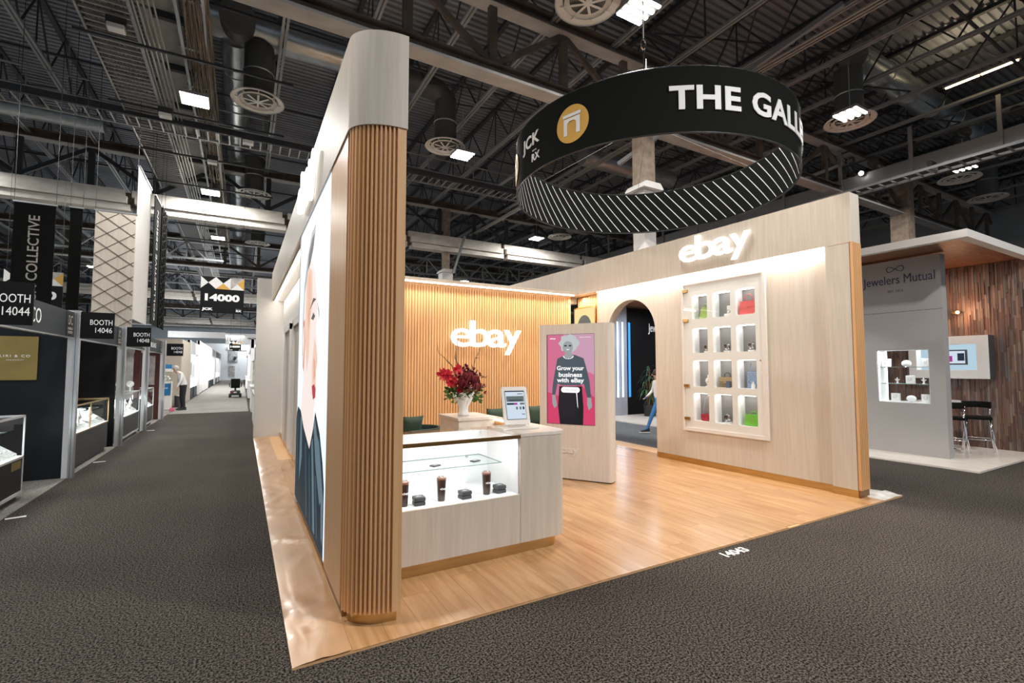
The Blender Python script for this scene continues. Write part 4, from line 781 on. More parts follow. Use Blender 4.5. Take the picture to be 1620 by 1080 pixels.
# back of that booth seen through the arch
aw = thing('feature_wall', 'dark booth wall with white lettering seen through the arch', 'wall'); BX('panel', 'black_wall', aw, 12.62, 16, 13.5, 13.65, .03, 4.05); text('lettering', 'Jewelers Mutual', (13.72, 13.49, 3.08), XP, ZP, 1.9, .42, 'white_text', aw, ext=.01, bold=.01)
aw = thing('feature_wall', 'lilac grey wall panel with glowing vertical tubes seen through the arch', 'wall'); BX('panel', 'lilac_wall', aw, 10.9, 12.62, 13.5, 13.7, .03, 4.3)
for k, (x, m_) in enumerate(((12.12, 'led_cyan'), (12.36, 'led_cyan'), (12.70, 'led_blue'))):
    t = thing('light_tube', ('left pale glowing vertical tube seen through the arch', 'middle pale glowing vertical tube seen through the arch', 'deep blue glowing vertical tube seen through the arch')[k], 'light tube', loc=(x, 13.44, 0)); BX('housing', 'alu', t, -.03, .03, .03, .06, .68, 3.5); BX('tube', m_, t, -.022 if k < 2 else -.04, .022 if k < 2 else .04, 0, .03, .7, 3.48)
pt = thing('potted_plant', 'tall leafy corn plant in a black pot seen through the arch', 'plant', loc=(13.0, 12.75, .03)); B().lathe([(.0, 0), (.2, 0), (.24, .42), (.21, .42), (.2, .36), (0, .36)], n=24).obj('pot', 'black_metal', pt, smooth=2)
for k in range(5):
    a = k*1.3; hgt = (.9, 1.5, 1.2, 1.75, 1.35)[k]; bx_, by_ = .08*cos(a), .08*sin(a); B().tube([(bx_, by_, .35), (bx_*1.3, by_*1.3, hgt)], .02, 8).obj('cane', 'branch', pt)
    b = B()
    for j in range(26):
        a2 = random.uniform(0, 2*pi); z0 = hgt-random.uniform(-.1, .45); L = random.uniform(.35, .6); w_ = .035; d = Vector((cos(a2), sin(a2), 0)); s_ = Vector((-sin(a2), cos(a2), 0))*w_; p0 = Vector((bx_*1.3, by_*1.3, z0)); vs = []
        for i in range(5):
            t_ = i/4; c = p0+d*L*t_*(1-.25*t_)+Vector((0, 0, L*(.55*t_-1.05*t_*t_))); ww = s_*(1-abs(2*t_-.9))*.9+s_*.08; vs += [c-ww, c+ww]
        b.add(vs, [(2*i, 2*i+1, 2*i+3, 2*i+2) for i in range(4)])
    b.obj('leaves', 'leaf_dark' if k % 2 else 'leaf_mid', pt)['kind'] = 'stuff'
area('arch_wash', (13.0, 11.8, 3.9), (0, 0, 0), 1.5, 1, 70, (.85, .92, 1)); area('arch_wash', (9.6, 10.5, 4.6), (0, 0, 0), 2, 2, 75, (.85, .92, 1))
# ================================================================== PEOPLE
def skin_body(name, joints, edges, root, cls, mats, parent, loc, rz):
    me = bpy.data.meshes.new(name); names = list(joints); me.from_pydata([joints[k][0] for k in names], [(names.index(a), names.index(b_)) for a, b_ in edges], [])
    o = bpy.data.objects.new(name, me); COL.objects.link(o); md = o.modifiers.new('s', 'SKIN'); md.use_smooth_shade = True
    for i, k in enumerate(names): r_ = joints[k][1]; me.skin_vertices[0].data[i].radius = r_ if isinstance(r_, tuple) else (r_, r_)
    me.skin_vertices[0].data[names.index(root)].use_root = True
    o.modifiers.new('d', 'SUBSURF').levels = 2; bpy.context.view_layer.update()
    m2 = bpy.data.meshes.new_from_object(o.evaluated_get(bpy.context.evaluated_depsgraph_get())); bpy.data.objects.remove(o)
    for m_ in mats: m2.materials.append(M[m_])
    for p in m2.polygons: p.material_index = cls(p.center); p.use_smooth = True
    r = bpy.data.objects.new(name, m2); COL.objects.link(r); r.parent = parent; return r
def person(label, loc, rz, J, cls, mats, hair, hmat, shoes, headc):
    t = thing('person', label, 'person', loc=loc, rz=rz)
    E = [('pelvis', 'waist'), ('waist', 'chest'), ('chest', 'neck'), ('neck', 'chin'), ('chin', 'head'), ('head', 'crown'), ('chest', 'shL'), ('shL', 'elL'), ('elL', 'wrL'), ('wrL', 'haL'), ('chest', 'shR'), ('shR', 'elR'), ('elR', 'wrR'), ('wrR', 'haR'),
         ('pelvis', 'hipL'), ('hipL', 'knL'), ('knL', 'anL'), ('anL', 'toL'), ('pelvis', 'hipR'), ('hipR', 'knR'), ('knR', 'anR'), ('anR', 'toR')]
    skin_body('body', J, E, 'pelvis', cls, mats, t, loc, rz)
    for s in 'LR':   # fingers, each a short chain leaving the palm
        w_, h_ = Vector(J['wr'+s][0]), Vector(J['ha'+s][0]); d = (h_-w_).normalized(); sd = d.cross(Vector((1, 0, 0))).normalized(); b = B()
        for k in range(4): o_ = h_+sd*(.012*(k-1.5))*1.5-d*.01; L = (.06, .07, .066, .052)[k]; b.tube([o_, o_+d*L*.5, o_+d*L*.9+Vector((0, 0, 0))+sd.cross(d)*.012], [.009, .008, .006], 6)
        o_ = w_+d*.03+sd*.03; b.tube([o_, o_+d*.03+sd*.015, o_+d*.055+sd*.018], [.01, .009, .007], 6); b.obj('fingers', mats[0], t, smooth=True)
        an, to = Vector(J['an'+s][0]), Vector(J['to'+s][0]); f_ = (to-an); f_.z = 0; L = .27; f_.normalize(); a = atan2(f_.y, f_.x); pit = shoes.get(s, 0)
        b = B(); b.prism([(-.07, 0), (.19, 0), (.20, .03), (.14, .06), (.03, .09), (-.01, .12), (-.07, .11)], lambda a_, c, d_: (a_, d_, c), -.042, .042); b.xf(Matrix.Translation((an.x, an.y, an.z-.09)) @ Matrix.Rotation(a, 4, 'Z') @ Matrix.Rotation(pit, 4, 'Y'))
        sh_o = b.obj('shoe', 'shoe_dark', t, bevel=.012, smooth=2)
        b = B(); b.prism([(-.075, -.012), (.205, -.012), (.21, .018), (-.075, .018)], lambda a_, c, d_: (a_, d_, c), -.046, .046); b.xf(Matrix.Translation((an.x, an.y, an.z-.09)) @ Matrix.Rotation(a, 4, 'Z') @ Matrix.Rotation(pit, 4, 'Y')); b.obj('sole', shoes['sole'], t, bevel=.006)
    hx = Vector(headc); hair_b = B(); o0 = 0; hair_b.ball((0, 0, 0), .112, 14, sc=(.95, .86, 1.08)); hair_b.xf(Matrix.Translation(hx+Vector(hair))); hair_b.obj('hair', hmat, t, smooth=True)
    b = B(); b.ball(tuple(hx+Vector((.105, 0, -.02))), .018, 8, sc=(1, .7, 1.2)); b.obj('nose', mats[0], t, smooth=True)
    b = B(); [b.ball(tuple(hx+Vector((.088, s_*.034, .012))), .011, 8) for s_ in (-1, 1)]; b.obj('eyes', 'hair_dark', t, smooth=True)
    b = B(); b.box(*[v for p in zip((hx.x+.09, hx.y-.025, hx.z-.062), (hx.x+.1, hx.y+.025, hx.z-.054)) for v in p]); b.obj('mouth', 'petal_dark', t)
    b = B(); [b.ball(tuple(hx+Vector((-.005, s_*.088, -.01))), .024, 8, sc=(.7, .4, 1.2)) for s_ in (-1, 1)]; b.obj('ears', mats[0], t, smooth=True)
    return t
# forward is +x. walker seen through the arch, striding to the left of the picture
J = dict(pelvis=((0, 0, .93), (.15, .11)), waist=((.01, 0, 1.08), (.135, .10)), chest=((.02, 0, 1.30), (.16, .11)), neck=((.03, 0, 1.44), .055), chin=((.05, 0, 1.50), .06), head=((.055, 0, 1.58), (.088, .09)), crown=((.045, 0, 1.66), (.07, .07)),
         shL=((.02, .17, 1.38), .06), elL=((-.10, .21, 1.12), .042), wrL=((.0, .22, .90), .03), haL=((.04, .22, .83), .028), shR=((.02, -.17, 1.38), .06), elR=((.08, -.21, 1.12), .042), wrR=((.25, -.2, .95), .03), haR=((.31, -.2, .91), .028),
         hipL=((.02, .09, .88), .09), knL=((.20, .09, .50), .062), anL=((.36, .09, .10), .042), toL=((.48, .09, .04), .035), hipR=((-.02, -.09, .88), .09), knR=((-.08, -.09, .48), .062), anR=((-.36, -.09, .16), .042), toR=((-.26, -.09, .05), .035))
def c1_(p): return 2 if p.z < .96 else (0 if p.z > 1.42 or (abs(p.y) > .17 and p.z < 1.0) else 1)
person('person in white top and blue jeans striding past beyond the arch', (10.05, 9.55, .02), radians(180-25), J, c1_, ['skin', 'shirt_white', 'jeans'], (-.02, 0, .03), 'hair_dark', {'sole': 'white_paint', 'R': radians(25)}, (.055, 0, 1.59))
# stooping man by the blue cabinets, facing left
J = dict(pelvis=((0, 0, .92), (.17, .14)), waist=((.02, 0, 1.08), (.17, .14)), chest=((.10, 0, 1.34), (.18, .13)), neck=((.19, 0, 1.47), .06), chin=((.25, 0, 1.50), .065), head=((.29, 0, 1.58), (.09, .092)), crown=((.29, 0, 1.665), (.072, .072)),
         shL=((.10, .18, 1.41), .065), elL=((.14, .23, 1.14), .05), wrL=((.24, .2, .93), .034), haL=((.28, .2, .86), .03), shR=((.10, -.18, 1.41), .065), elR=((.10, -.23, 1.14), .05), wrR=((.14, -.21, .90), .034), haR=((.15, -.21, .83), .03),
         hipL=((.0, .1, .88), .10), knL=((.02, .11, .48), .075), anL=((-.02, .11, .10), .055), toL=((.12, .12, .04), .04), hipR=((0, -.1, .88), .10), knR=((.02, -.11, .48), .075), anR=((-.02, -.11, .10), .055), toR=((.12, -.12, .04), .04))
def c2_(p):
    if p.z < .93 and p.z > .78 and abs(p.y) > .15 and p.x > .11: return 0
    if p.z > .9 and abs(p.y) > .15 and p.x > .12: return 1
    return 2 if p.z < .98 else (0 if p.x > .17 and p.z > 1.42 else 1)
def c2_old(p): return 2 if p.z < .98 and abs(p.y) < .3 and not (abs(p.y) > .16 and p.z > .8) else (0 if p.x > .17 and p.z > 1.42 or (p.z < .96 and abs(p.y) > .16) else 1)
pm_ = person('stooping grey-haired person in white shirt and black trousers by the blue cabinets', (-2.12, 24.5, .006), radians(200), J, c2_, ['skin_pale', 'shirt_white', 'trouser_black'], (-.025, 0, .03), 'hair_grey', {'sole': 'black_metal'}, (.29, 0, 1.59)); pm_.scale = (1.08, 1.08, 1.08)
# ================================================================== LEFT AISLE BOOTHS
PY = [(-2.42, 10.4), (-2.40, 13.95), (-2.38, 17.0), (-2.38, 20.4)]
ordn = ['nearest', 'second', 'third', 'fourth']
for k, (x, y) in enumerate(PY):
    t = thing('booth_post', ordn[k]+' pale aluminium booth post along the left aisle', 'post', loc=(x, y, 0)); BX('post_face', 'alu_paint', t, -.075, .0, -.0, .06, .006, 2.74); BX('post_face', 'alu', t, .004, .07, -.03, .09, 0, 2.74); BX('post_groove', 'charcoal', t, .03, .036, -.032, -.03, .01, 2.7)
for k, (y0, y1) in enumerate(((5.2, 10.35), (10.55, 13.9), (14.1, 16.95), (17.15, 20.35))):
    t = thing('booth_header', ordn[k]+' grey header board above the left aisle booths', 'header', loc=(0, 0, 0)); hb_ = BX('header_board', 'header_grey', t, -2.47, -2.41, y0, y1, 2.29, 2.70); BX('header_rail', 'alu', t, -2.475, -2.405, y0, y1, 2.27, 2.29)
    cp_ = BX('corner_plate', 'black_metal', hb_, -2.41, -2.403, y1-.42, y1-.02, 2.30, 2.68)
    text('corner_lettering', 'DC', (-2.403, y1-.32, 2.48), YP, ZP, .2, .15, 'grey_text', t, ext=.002); text('corner_lettering', 'DESIGN', (-2.403, y1-.34, 2.40), YP, ZP, .24, .04, 'grey_text', t, ext=.002, bold=.03); text('corner_lettering', 'COLLECTIVE', (-2.403, y1-.34, 2.34), YP, ZP, .24, .04, 'grey_text', t, ext=.002, bold=.03)
    if k == 0: text('lettering', 'LIRI & CO', (-2.405, 7.72, 2.40), YP, ZP, 1.12, .2, 'white_text', t, ext=.003)
    if k == 3: text('lettering', 'BRILLIANCE', (-2.405, 17.9, 2.42), YP, ZP, 1.1, .15, 'white_text', t, ext=.003)
for k, (y, m_, l_) in enumerate(((10.42, 'navy_panel', 'black partition panel carrying the gold sign'), (13.98, 'black_wall', 'black partition panel behind the brass-edged showcase'), )):
    t = thing('booth_partition', l_, 'partition', loc=(0, 0, 0)); BX('panel', m_, t, -7.5, -2.50, y, y+.05, .01, 2.70); BX('panel_rail', 'alu_paint', t, -7.5, -2.5, y-.01, y+.06, 2.70, 2.74)
    BX('back_panel', 'navy_panel', t, -7.5, -7.45, y-3.4, y, .01, 2.7)
t = thing('gold_sign', 'square gold sign on the nearest black partition', 'sign', loc=(0, 0, 0)); BX('plate', 'gold_sign', t, -3.37, -2.84, 10.385, 10.41, 1.60, 2.29)
text('lettering', 'LIRI & CO', (-3.275, 10.385, 1.96), XP, ZP, .345, .04, 'white_text', t, ext=.002, bold=.01, space=1.35); text('lettering', 'FINE JEWELRY', (-3.20, 10.385, 1.905), XP, ZP, .2, .018, 'white_text', t, ext=.002)
t = thing('booth_partition', 'booth back wall with grey and red-brown poster panels', 'partition', loc=(0, 0, 0))
for k, (x0, x1, m_) in enumerate(((-3.6, -2.97, 'red_brown'), (-2.95, -2.66, 'poster_grey'), (-2.64, -2.50, 'red_brown'))): BX('poster_panel', m_, t, x0, x1, 17.05, 17.08, .9, 2.3)
BX('lower_panel', 'header_grey', t, -5.5, -2.45, 17.05, 17.1, .01, .9); BX('top_rail', 'alu_paint', t, -5.5, -2.45, 17.04, 17.1, 2.3, 2.36); text('poster_lettering', 'ITEMO', (-2.92, 17.04, 1.78), XP, ZP, .2, .05, 'grey_text', t, ext=.002)
t = thing('booth_partition', 'booth back wall with dark red drape beyond the third post', 'partition', loc=(0, 0, 0)); BX('drape', 'red_brown', t, -5.5, -2.46, 20.5, 20.55, .01, 2.3); BX('pale_poster', 'poster_grey', t, -2.95, -2.6, 20.48, 20.5, 1.2, 2.2); BX('side_post', 'alu_paint', t, -3.05, -3.0, 20.46, 20.5, 0, 2.4)
def boothsign(x0, x1, y, z0, z1, l1, l2, label):
    t = thing('booth_number_sign', label, 'sign', loc=(0, 0, 0)); pl = BX('plate', 'black_wall', t, x0, x1, y, y+.02, z0, z1); w_ = x1-x0; h_ = z1-z0
    text('lettering', l1, (x0+w_*.94-w_*.66, y, z0+h_*.52), XP, ZP, w_*.66, h_*.2, 'white_text', pl, ext=.002); text('lettering', l2, (x0+w_*.94-w_*.50, y, z0+h_*.22), XP, ZP, w_*.50, h_*.2, 'white_text', pl, ext=.002)
    for c_ in (z0+.06, z1-.06): BX('bracket', 'alu', t, x0-.045, x0, y, y+.02, c_-.012, c_+.012)
boothsign(-2.40, -1.97, 7.0, 2.25, 2.71, 'BOOTH', '14044', 'black booth number sign at the left edge of the picture'); boothsign(-2.34, -1.90, 10.38, 2.28, 2.72, 'BOOTH', '14046', 'black booth number sign on the nearest booth post'); boothsign(-2.32, -1.87, 13.93, 2.28, 2.73, 'BOOTH', '14048', 'black booth number sign on the second booth post'); boothsign(-2.28, -1.80, 20.37, 2.20, 2.63, 'BOOTH', '14048', 'small far booth number sign before the beige wall')
def tray(t, x0, x1, y0, y1, z, seed):
    random.seed(seed)
def showcase(x0, x1, y0, y1, zb, zt, m_frame, m_body, label, lamp=10, plate=False):
    t = thing('glass_showcase', label, 'showcase', loc=(0, 0, 0)); f = .018
    BX('cabinet', m_body, t, x0+.01, x1-.01, y0+.01, y1-.01, .09, zb-.03); BX('plinth', 'black_metal', t, x0+.04, x1-.05, y0+.03, y1-.03, .0, .09)
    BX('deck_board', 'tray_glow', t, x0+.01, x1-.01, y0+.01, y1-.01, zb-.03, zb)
    for z_ in (zb-.03, zt-f):
        for bx in ((x0, x0+f, y0, y1), (x1-f, x1, y0, y1), (x0, x1, y0, y0+f), (x0, x1, y1-f, y1)): BX('frame_rail', m_frame, t, *bx, z_, z_+f*1.5)
    for x_ in (x0, x1-f):
        for y_ in ([y0, y1-f] if y1-y0 < 2.2 else [y0, (y0+y1)/2, y1-f]): BX('frame_post', m_frame, t, x_, x_+f, y_, y_+f, zb if m_frame != 'alu_paint' else .09, zt)
    if m_frame == 'alu_paint': BX('lower_rail', m_frame, t, x1-f, x1+.002, y0, y1, .09, .13)
    BX('glass_front', 'glass', t, x1-.008, x1-.004, y0+f, y1-f, zb, zt-f); BX('glass_top', 'glass', t, x0+f, x1-f, y0+f, y1-f, zt-f, zt-f+.005); BX('glass_end', 'glass', t, x0+f, x1-f, y0+.004, y0+.008, zb, zt-f); BX('glass_shelf', 'glass_green', t, x0+f, x0+(x1-x0)*.7, y0+f, y1-f, (zb+zt)/2+.05, (zb+zt)/2+.056)
    db = B(); db.prism([(x1-.06, zb+.004), (x1-.06, zb+.03), (x0+.10, zb+(zt-zb)*.62), (x0+.10, zb+.004)], lambda a, c, d: (a, d, c), y0+.04, y1-.04); db.obj('sloped_display', 'jewel', t)
    b = B(); random.seed(int(y0*10)); n_ = int((y1-y0)/.16)
    for i_ in range(n_):
        for j_ in range(3): yy = y0+.1+(y1-y0-.2)*(i_+.5)/n_; tt = (j_+.5)/3; xx = x1-.08+(x0+.12-x1+.08)*tt; b.ball((xx, yy+random.uniform(-.03, .03), zb+.03+(zt-zb)*.6*tt), .028, 6, sc=(1, random.uniform(1, 2), .6))
    b.obj('jewellery_pieces', 'white_gloss', t, smooth=True)['kind'] = 'stuff'
    if plate: BX('name_plate', 'gold_sign', t, x1-.01, x1-.006, y1-.38, y1-.08, zb-.16, zb-.05)
    area('showcase_light', ((x0+x1)/2, (y0+y1)/2, zt-.05), (0, 0, 0), .2, (y1-y0)*.8, lamp, (.93, .97, 1))
    return t
showcase(-3.15, -2.56, 6.9, 9.05, .60, 1.14, 'alu_paint', 'navy_panel', 'nearest glass showcase with a black base at the left picture edge', 30, True)
showcase(-3.05, -2.50, 10.62, 13.5, .64, 1.13, 'brass', 'charcoal', 'brass-edged glass showcase with dark base beyond the nearest post', 26)
showcase(-2.95, -2.42, 14.42, 16.6, .62, 1.16, 'alu_paint', 'charcoal', 'bright aluminium showcase with charcoal front beyond the second post', 26); showcase(-2.95, -2.42, 17.3, 19.0, .62, 1.16, 'alu_paint', 'charcoal', 'bright aluminium showcase with charcoal front beyond the third post', 18)
showcase(-4.2, -3.2, 16.3, 16.9, .95, 1.25, 'alu_paint', 'header_grey', 'raised rear showcase in front of the poster wall', 8)
random.seed(5)
for (sx, sy0, sy1, z_, nm, cnt, up) in ((-2.85, 7.1, 8.9, .60, 'nearest glass showcase', 9, .3), (-2.80, 10.8, 13.3, .64, 'brass-edged showcase', 10, .26), (-2.68, 14.6, 16.4, .62, 'showcase beyond the second post', 8, .2), (-2.68, 17.4, 18.9, .62, 'showcase beyond the third post', 5, .2)):
    proto = [None]*3
    for k in range(cnt):
        kind = k % 3; y_ = sy0+(sy1-sy0)*(k+.5)/cnt; X1_ = -2.56 if sx == -2.85 else (-2.50 if sx == -2.80 else -2.42); X0_ = X1_-.56; x_ = X1_-(.22, .15, .2)[kind]; rise = ((1.14-z_)*.62-.03)*(X1_-.06-x_)/(X1_-X0_-.16)+.03
        if proto[kind] is None:
            t = thing(('jewellery_tray', 'necklace_bust', 'ring_stand')[kind], ('white jewellery trays in the ', 'white necklace busts in the ', 'white ring stands in the ')[kind]+nm, ('tray', 'bust', 'stand')[kind], ('jewellery trays in the ', 'necklace busts in the ', 'ring stands in the ')[kind]+nm)
            if kind == 0: BX('tray_base', 'white_paint', t, -.11, .11, -.08, .08, 0, .02, bevel=.004); BX('tray_pads', 'jewel', t, -.095, .095, -.065, .065, .02, .03)
            elif kind == 1: B().lathe([(.05, 0), (.05, .012), (.02, .03), (.03, .07), (.075, .13), (.05, .19), (.02, .22), (.02, .26), (0, .262)], n=16).obj('bust_form', 'ceramic', t, smooth=True).scale = (.5, 1, 1); B().tube([(.03, .045*cos(a), .14-.04*sin(a)) for a in [k_*.35 for k_ in range(10)]], .004, 5).obj('necklace', 'steel_watch', t)
            else: B().lathe([(.045, 0), (.045, .015), (.016, .03), (.012, .1), (0, .105)], n=14).obj('stand_cone', 'ceramic', t, smooth=True); B().lathe([(.016, .05), (.024, .055), (.016, .06)], n=14).obj('ring', 'brass', t)
            proto[kind] = t
        else: t = dup(proto[kind])
        t['label'] = ('nearest', 'second', 'third', 'fourth')[k//3]+(' white jewellery tray', ' white necklace bust', ' white ring stand')[kind]+' from the near end of the '+nm
        t.location = (x_, y_, z_+rise); t.rotation_euler = (0, (.45, 0, 0)[kind], random.uniform(-.3, .3))
for k, (x, y) in enumerate(((-2.82, 16.3), (-2.60, 16.35), (-2.86, 15.7))):
    t = thing('white_lamp' if k == 2 else 'earring_stand', ('left round white earring stand above the bright showcase', 'right round white earring stand above the bright showcase', 'small white mushroom lamp above the bright showcase')[k], 'lamp' if k == 2 else 'stand', loc=(x, y, 1.152)); B().ball((0, 0, .2), .085, 12, sc=(1, .4, 1) if k < 2 else (1.1, 1.1, .45)).obj('head', 'ceramic', t, smooth=True); B().tube([(0, 0, 0), (0, 0, .15)], .02, 8).obj('stem', 'ceramic', t)
# blue display cabinets with bowls
for k, (x, y) in enumerate(((-3.12, 25.3), (-2.78, 24.95))):
    t = thing('blue_cabinet', ('left', 'right')[k]+' white cabinet with blue printed front panel by the stooping person', 'cabinet', loc=(x, y, 0))
    BX('cabinet_body', 'white_paint', t, -.22, .22, -.2, .2, .02, 1.2); bf_ = BX('blue_front', 'blue_panel', t, -.2, .2, -.212, -.2, .62, 1.12); BX('blue_side', 'blue_panel', t, .2, .212, -.18, .18, .62, 1.12); text('panel_lettering', 'SALE', (-.1, -.212, .9), XP, ZP, .2, .06, 'white_text', bf_, ext=.002); BX('cabinet_foot', 'black_metal', t, -.2, .2, -.18, .18, 0, .02)
    BX('glass_hood', 'glass_green', t, -.2, .2, -.18, .18, 1.2, 1.62); BX('hood_shelf', 'white_paint', t, -.22, .22, -.2, .2, 1.62, 1.74); BX('blue_topper', 'blue_panel', t, -.16, .2, -.1, .1, 1.74, 1.92)
    b = B(); [b.ball((random.uniform(-.14, .14), random.uniform(-.1, .1), 1.26+random.uniform(0, .18)), .05, 8) for _ in range(14)]; b.obj('trinkets', 'jewel', t, smooth=True)['kind'] = 'stuff'
t = thing('shopping_bag', 'small pink bag on the carpet at the feet of the stooping person', 'bag', loc=(-2.45, 24.1, .006)); t.scale = (.6, .6, .6); B().prism([(-.17, 0), (.17, 0), (.12, .2), (-.1, .22)], lambda a, c, d: (a, d, c), -.07, .07).obj('bag_body', 'pink_bag', t, bevel=.02); B().tube([(-.06, 0, .2), (-.03, 0, .3), (.04, 0, .3), (.07, 0, .2)], .008, 6).obj('handle', 'pink_bag', t)
t = thing('waste_bin', 'small dark bin against the beige wall end', 'bin', loc=(-2.46, 26.6, .006)); B().lathe([(0, 0), (.14, 0), (.17, .5), (.16, .5), (.13, .02)], n=18).obj('bin_body', 'charcoal', t, smooth=2); B().lathe([(.17, .49), (.18, .5), (.17, .52)], n=18).obj('rim', 'alu', t)
bwl = thing('booth_partition', 'tall beige booth wall with an end panel left of the far aisle', 'partition', loc=(0, 0, 0)); BX('wall_front', 'beige_wall', bwl, -6.0, -2.45, 27.0, 27.15, 0, 3.12); BX('wall_side', 'beige_wall', bwl, -2.6, -2.44, 27.15, 31.5, 0, 3.12); BX('front_cap', 'beige_wall', bwl, -6.0, -2.42, 26.95, 27.0, 2.75, 3.12)
# far white booths
mat('booth_white', (.80, .81, .82), .6); emis('booth_glow', (1, 1, 1), 3.0)
wl = ['tall white booth with glowing ceiling left of the far aisle', 'second white booth further along the left side of the far aisle', 'white booth farthest along the left side of the aisle', 'white booth near the aisle end']
for k, (y0, y1, h_) in enumerate(((31.6, 38, 3.3), (38.5, 48, 3.6), (48.5, 60, 3.6), (61, 76, 3.6))):
    t = thing('white_booth', wl[k], 'booth', loc=(0, 0, 0)); BX('back_wall', 'booth_white', t, -6, -5.9, y0, y1, 0, h_); BX('far_wall', 'booth_white', t, -6, -2.5, y1-.1, y1, 0, h_); BX('header', 'booth_white', t, -2.62, -2.5, y0, y1, h_-.7, h_); BX('post', 'booth_white', t, -2.66, -2.44, y0, y0+.25, 0, h_); BX('post', 'booth_white', t, -2.66, -2.44, y1-.25, y1, 0, h_); BX('glowing_soffit', 'booth_glow', t, -5.9, -2.7, y0+.1, y1-.2, h_-.75, h_-.71)
    for j in range(2):
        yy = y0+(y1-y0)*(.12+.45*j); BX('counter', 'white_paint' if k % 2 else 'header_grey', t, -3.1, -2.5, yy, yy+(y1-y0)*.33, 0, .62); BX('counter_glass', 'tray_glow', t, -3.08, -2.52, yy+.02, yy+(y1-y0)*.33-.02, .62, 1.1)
t = thing('green_poster', 'dark green poster standing in the nearest white booth', 'poster', loc=(0, 0, 0)); BX('poster_frame', 'white_paint', t, -3.3, -2.8, 37.6, 37.65, 1.2, 2.2); BX('poster_print', 'leaf_dark', t, -3.25, -2.85, 37.58, 37.6, 1.3, 2.1)
rl = ['near white booth counter on the right side of the aisle beyond the main booth', 'beige booth panel with reed picture on the right of the aisle', 'third booth along the right side of the far aisle', 'farthest booth along the right side of the aisle']
for k, (y0, y1) in enumerate(((14.6, 21), (21.3, 30), (31, 44), (45, 62))):
    t = thing('white_booth', rl[k], 'booth', loc=(0, 0, 0)); h_ = 2.6 if k < 2 else 3.4
    BX('back_wall', 'booth_white', t, 3.4, 3.5, y0, y1, 0, h_); BX('far_wall', 'booth_white' if k != 1 else 'poster_tan', t, .55, 3.5, y1-.1, y1, 0, h_)
    BX('counter', 'booth_white', t, .36, .95, y0, y0+(y1-y0)*(.62 if k == 0 else .3), .05, 1.0); BX('counter_top', 'white_gloss', t, .32, 1.0, y0-.02, y0+(y1-y0)*(.62 if k == 0 else .3)+.02, 1.0, 1.05); BX('counter_plinth', 'black_metal', t, .42, .9, y0+.03, y0+(y1-y0)*.28, 0, .05)
    if k: BX('header', 'booth_white', t, .45, .6, y0, y1, h_-.5, h_); BX('post', 'booth_white', t, .45, .62, y0, y0+.2, 1.05, h_)
    b = B(); [b.box(.45+random.uniform(0, .4), .55+random.uniform(0, .4), yy, yy+.1, 1.05, 1.05+random.uniform(.05, .2)) for yy in [y0+.3+i*.7 for i in range(int((y1-y0)*.35))]]; b.obj('counter_trinkets', 'jewel', t)
t = thing('reed_picture', 'tan picture of reeds above the right aisle counter', 'picture', loc=(0, 0, 0)); BX('print', 'poster_tan', t, .56, 1.6, 21.0, 21.04, 1.25, 2.35); BX('frame', 'white_paint', t, .52, 1.64, 21.04, 21.07, 1.2, 2.4); b = B(); [b.tube([(.7+.1*i, 20.99, 1.3), (.68+.13*i, 20.99, 1.7), (.62+.17*i, 20.99, 2.0+.03*i)], .006, 5) for i in range(6)]; b.obj('reeds', 'branch', t)
hd = thing('cross_header', 'long white header beam bridging the far aisle', 'header', loc=(0, 0, 0)); BX('beam', 'booth_white', hd, -4.0, -.95, 36, 36.25, 3.68, 4.05); BX('beam', 'booth_white', hd, -.94, 4.2, 36.2, 36.5, 3.3, 4.02); text('lettering', 'h', (-.85, 36.2, 3.55), XP, ZP, .18, .3, 'grey_text', hd, ext=.004); text('lettering', 'WELCOME', (.3, 36.2, 3.66), XP, ZP, .55, .1, 'navy_text', hd, ext=.004, bold=.03)
ew = thing('end_booth', 'bright white booth closing the far end of the aisle', 'booth', loc=(0, 0, 0)); BX('end_wall', 'booth_white', ew, -5, 5, 80, 80.3, 0, 5.2); BX('picture_panel', 'poster_grey', ew, -1.6, -.5, 79.9, 80, 2.6, 4.3); BX('picture_panel', 'poster_grey', ew, -1.5, -.8, 79.9, 80, .6, 2.0); BX('light_band', 'booth_glow', ew, -1.7, 3, 79.8, 79.9, 4.4, 4.9)
B().tube([(-1.0, 79.6, 2.9), (-.9, 79.6, 3.0), (-.75, 79.6, 3.3)], .18, 8).obj('dark_wreath', 'leaf_dark', ew)
# mobility scooter
t = thing('mobility_scooter', 'black mobility scooter parked in the far aisle seen from behind', 'scooter', loc=(-.28, 33.2, .006))
BX('chassis', 'black_metal', t, -.28, .28, -.35, .75, .14, .26, bevel=.03); BX('rear_cowl', 'charcoal', t, -.26, .26, -.38, .1, .26, .42, bevel=.05); BX('seat', 'black_cloth', t, -.24, .24, -.2, .25, .56, .66, bevel=.03); BX('backrest', 'black_cloth', t, -.24, .24, -.28, -.2, .66, 1.12, bevel=.03); B().tube([(0, 0, .4), (0, 0, .58)], .05, 10).obj('seat_post', 'black_metal', t)
for s_ in (-1, 1):
    B().tube([(s_*.29, -.24, .62), (s_*.31, -.24, .82), (s_*.31, .15, .84)], .022, 8).obj('armrest', 'black_cloth', t); B().tube([(s_*.24, -.2, .13), (s_*.33, -.2, .13)], .13, 18).obj('wheel', 'black_metal', t); B().tube([(s_*.20, .65, .11), (s_*.28, .65, .11)], .11, 18).obj('wheel', 'black_metal', t)
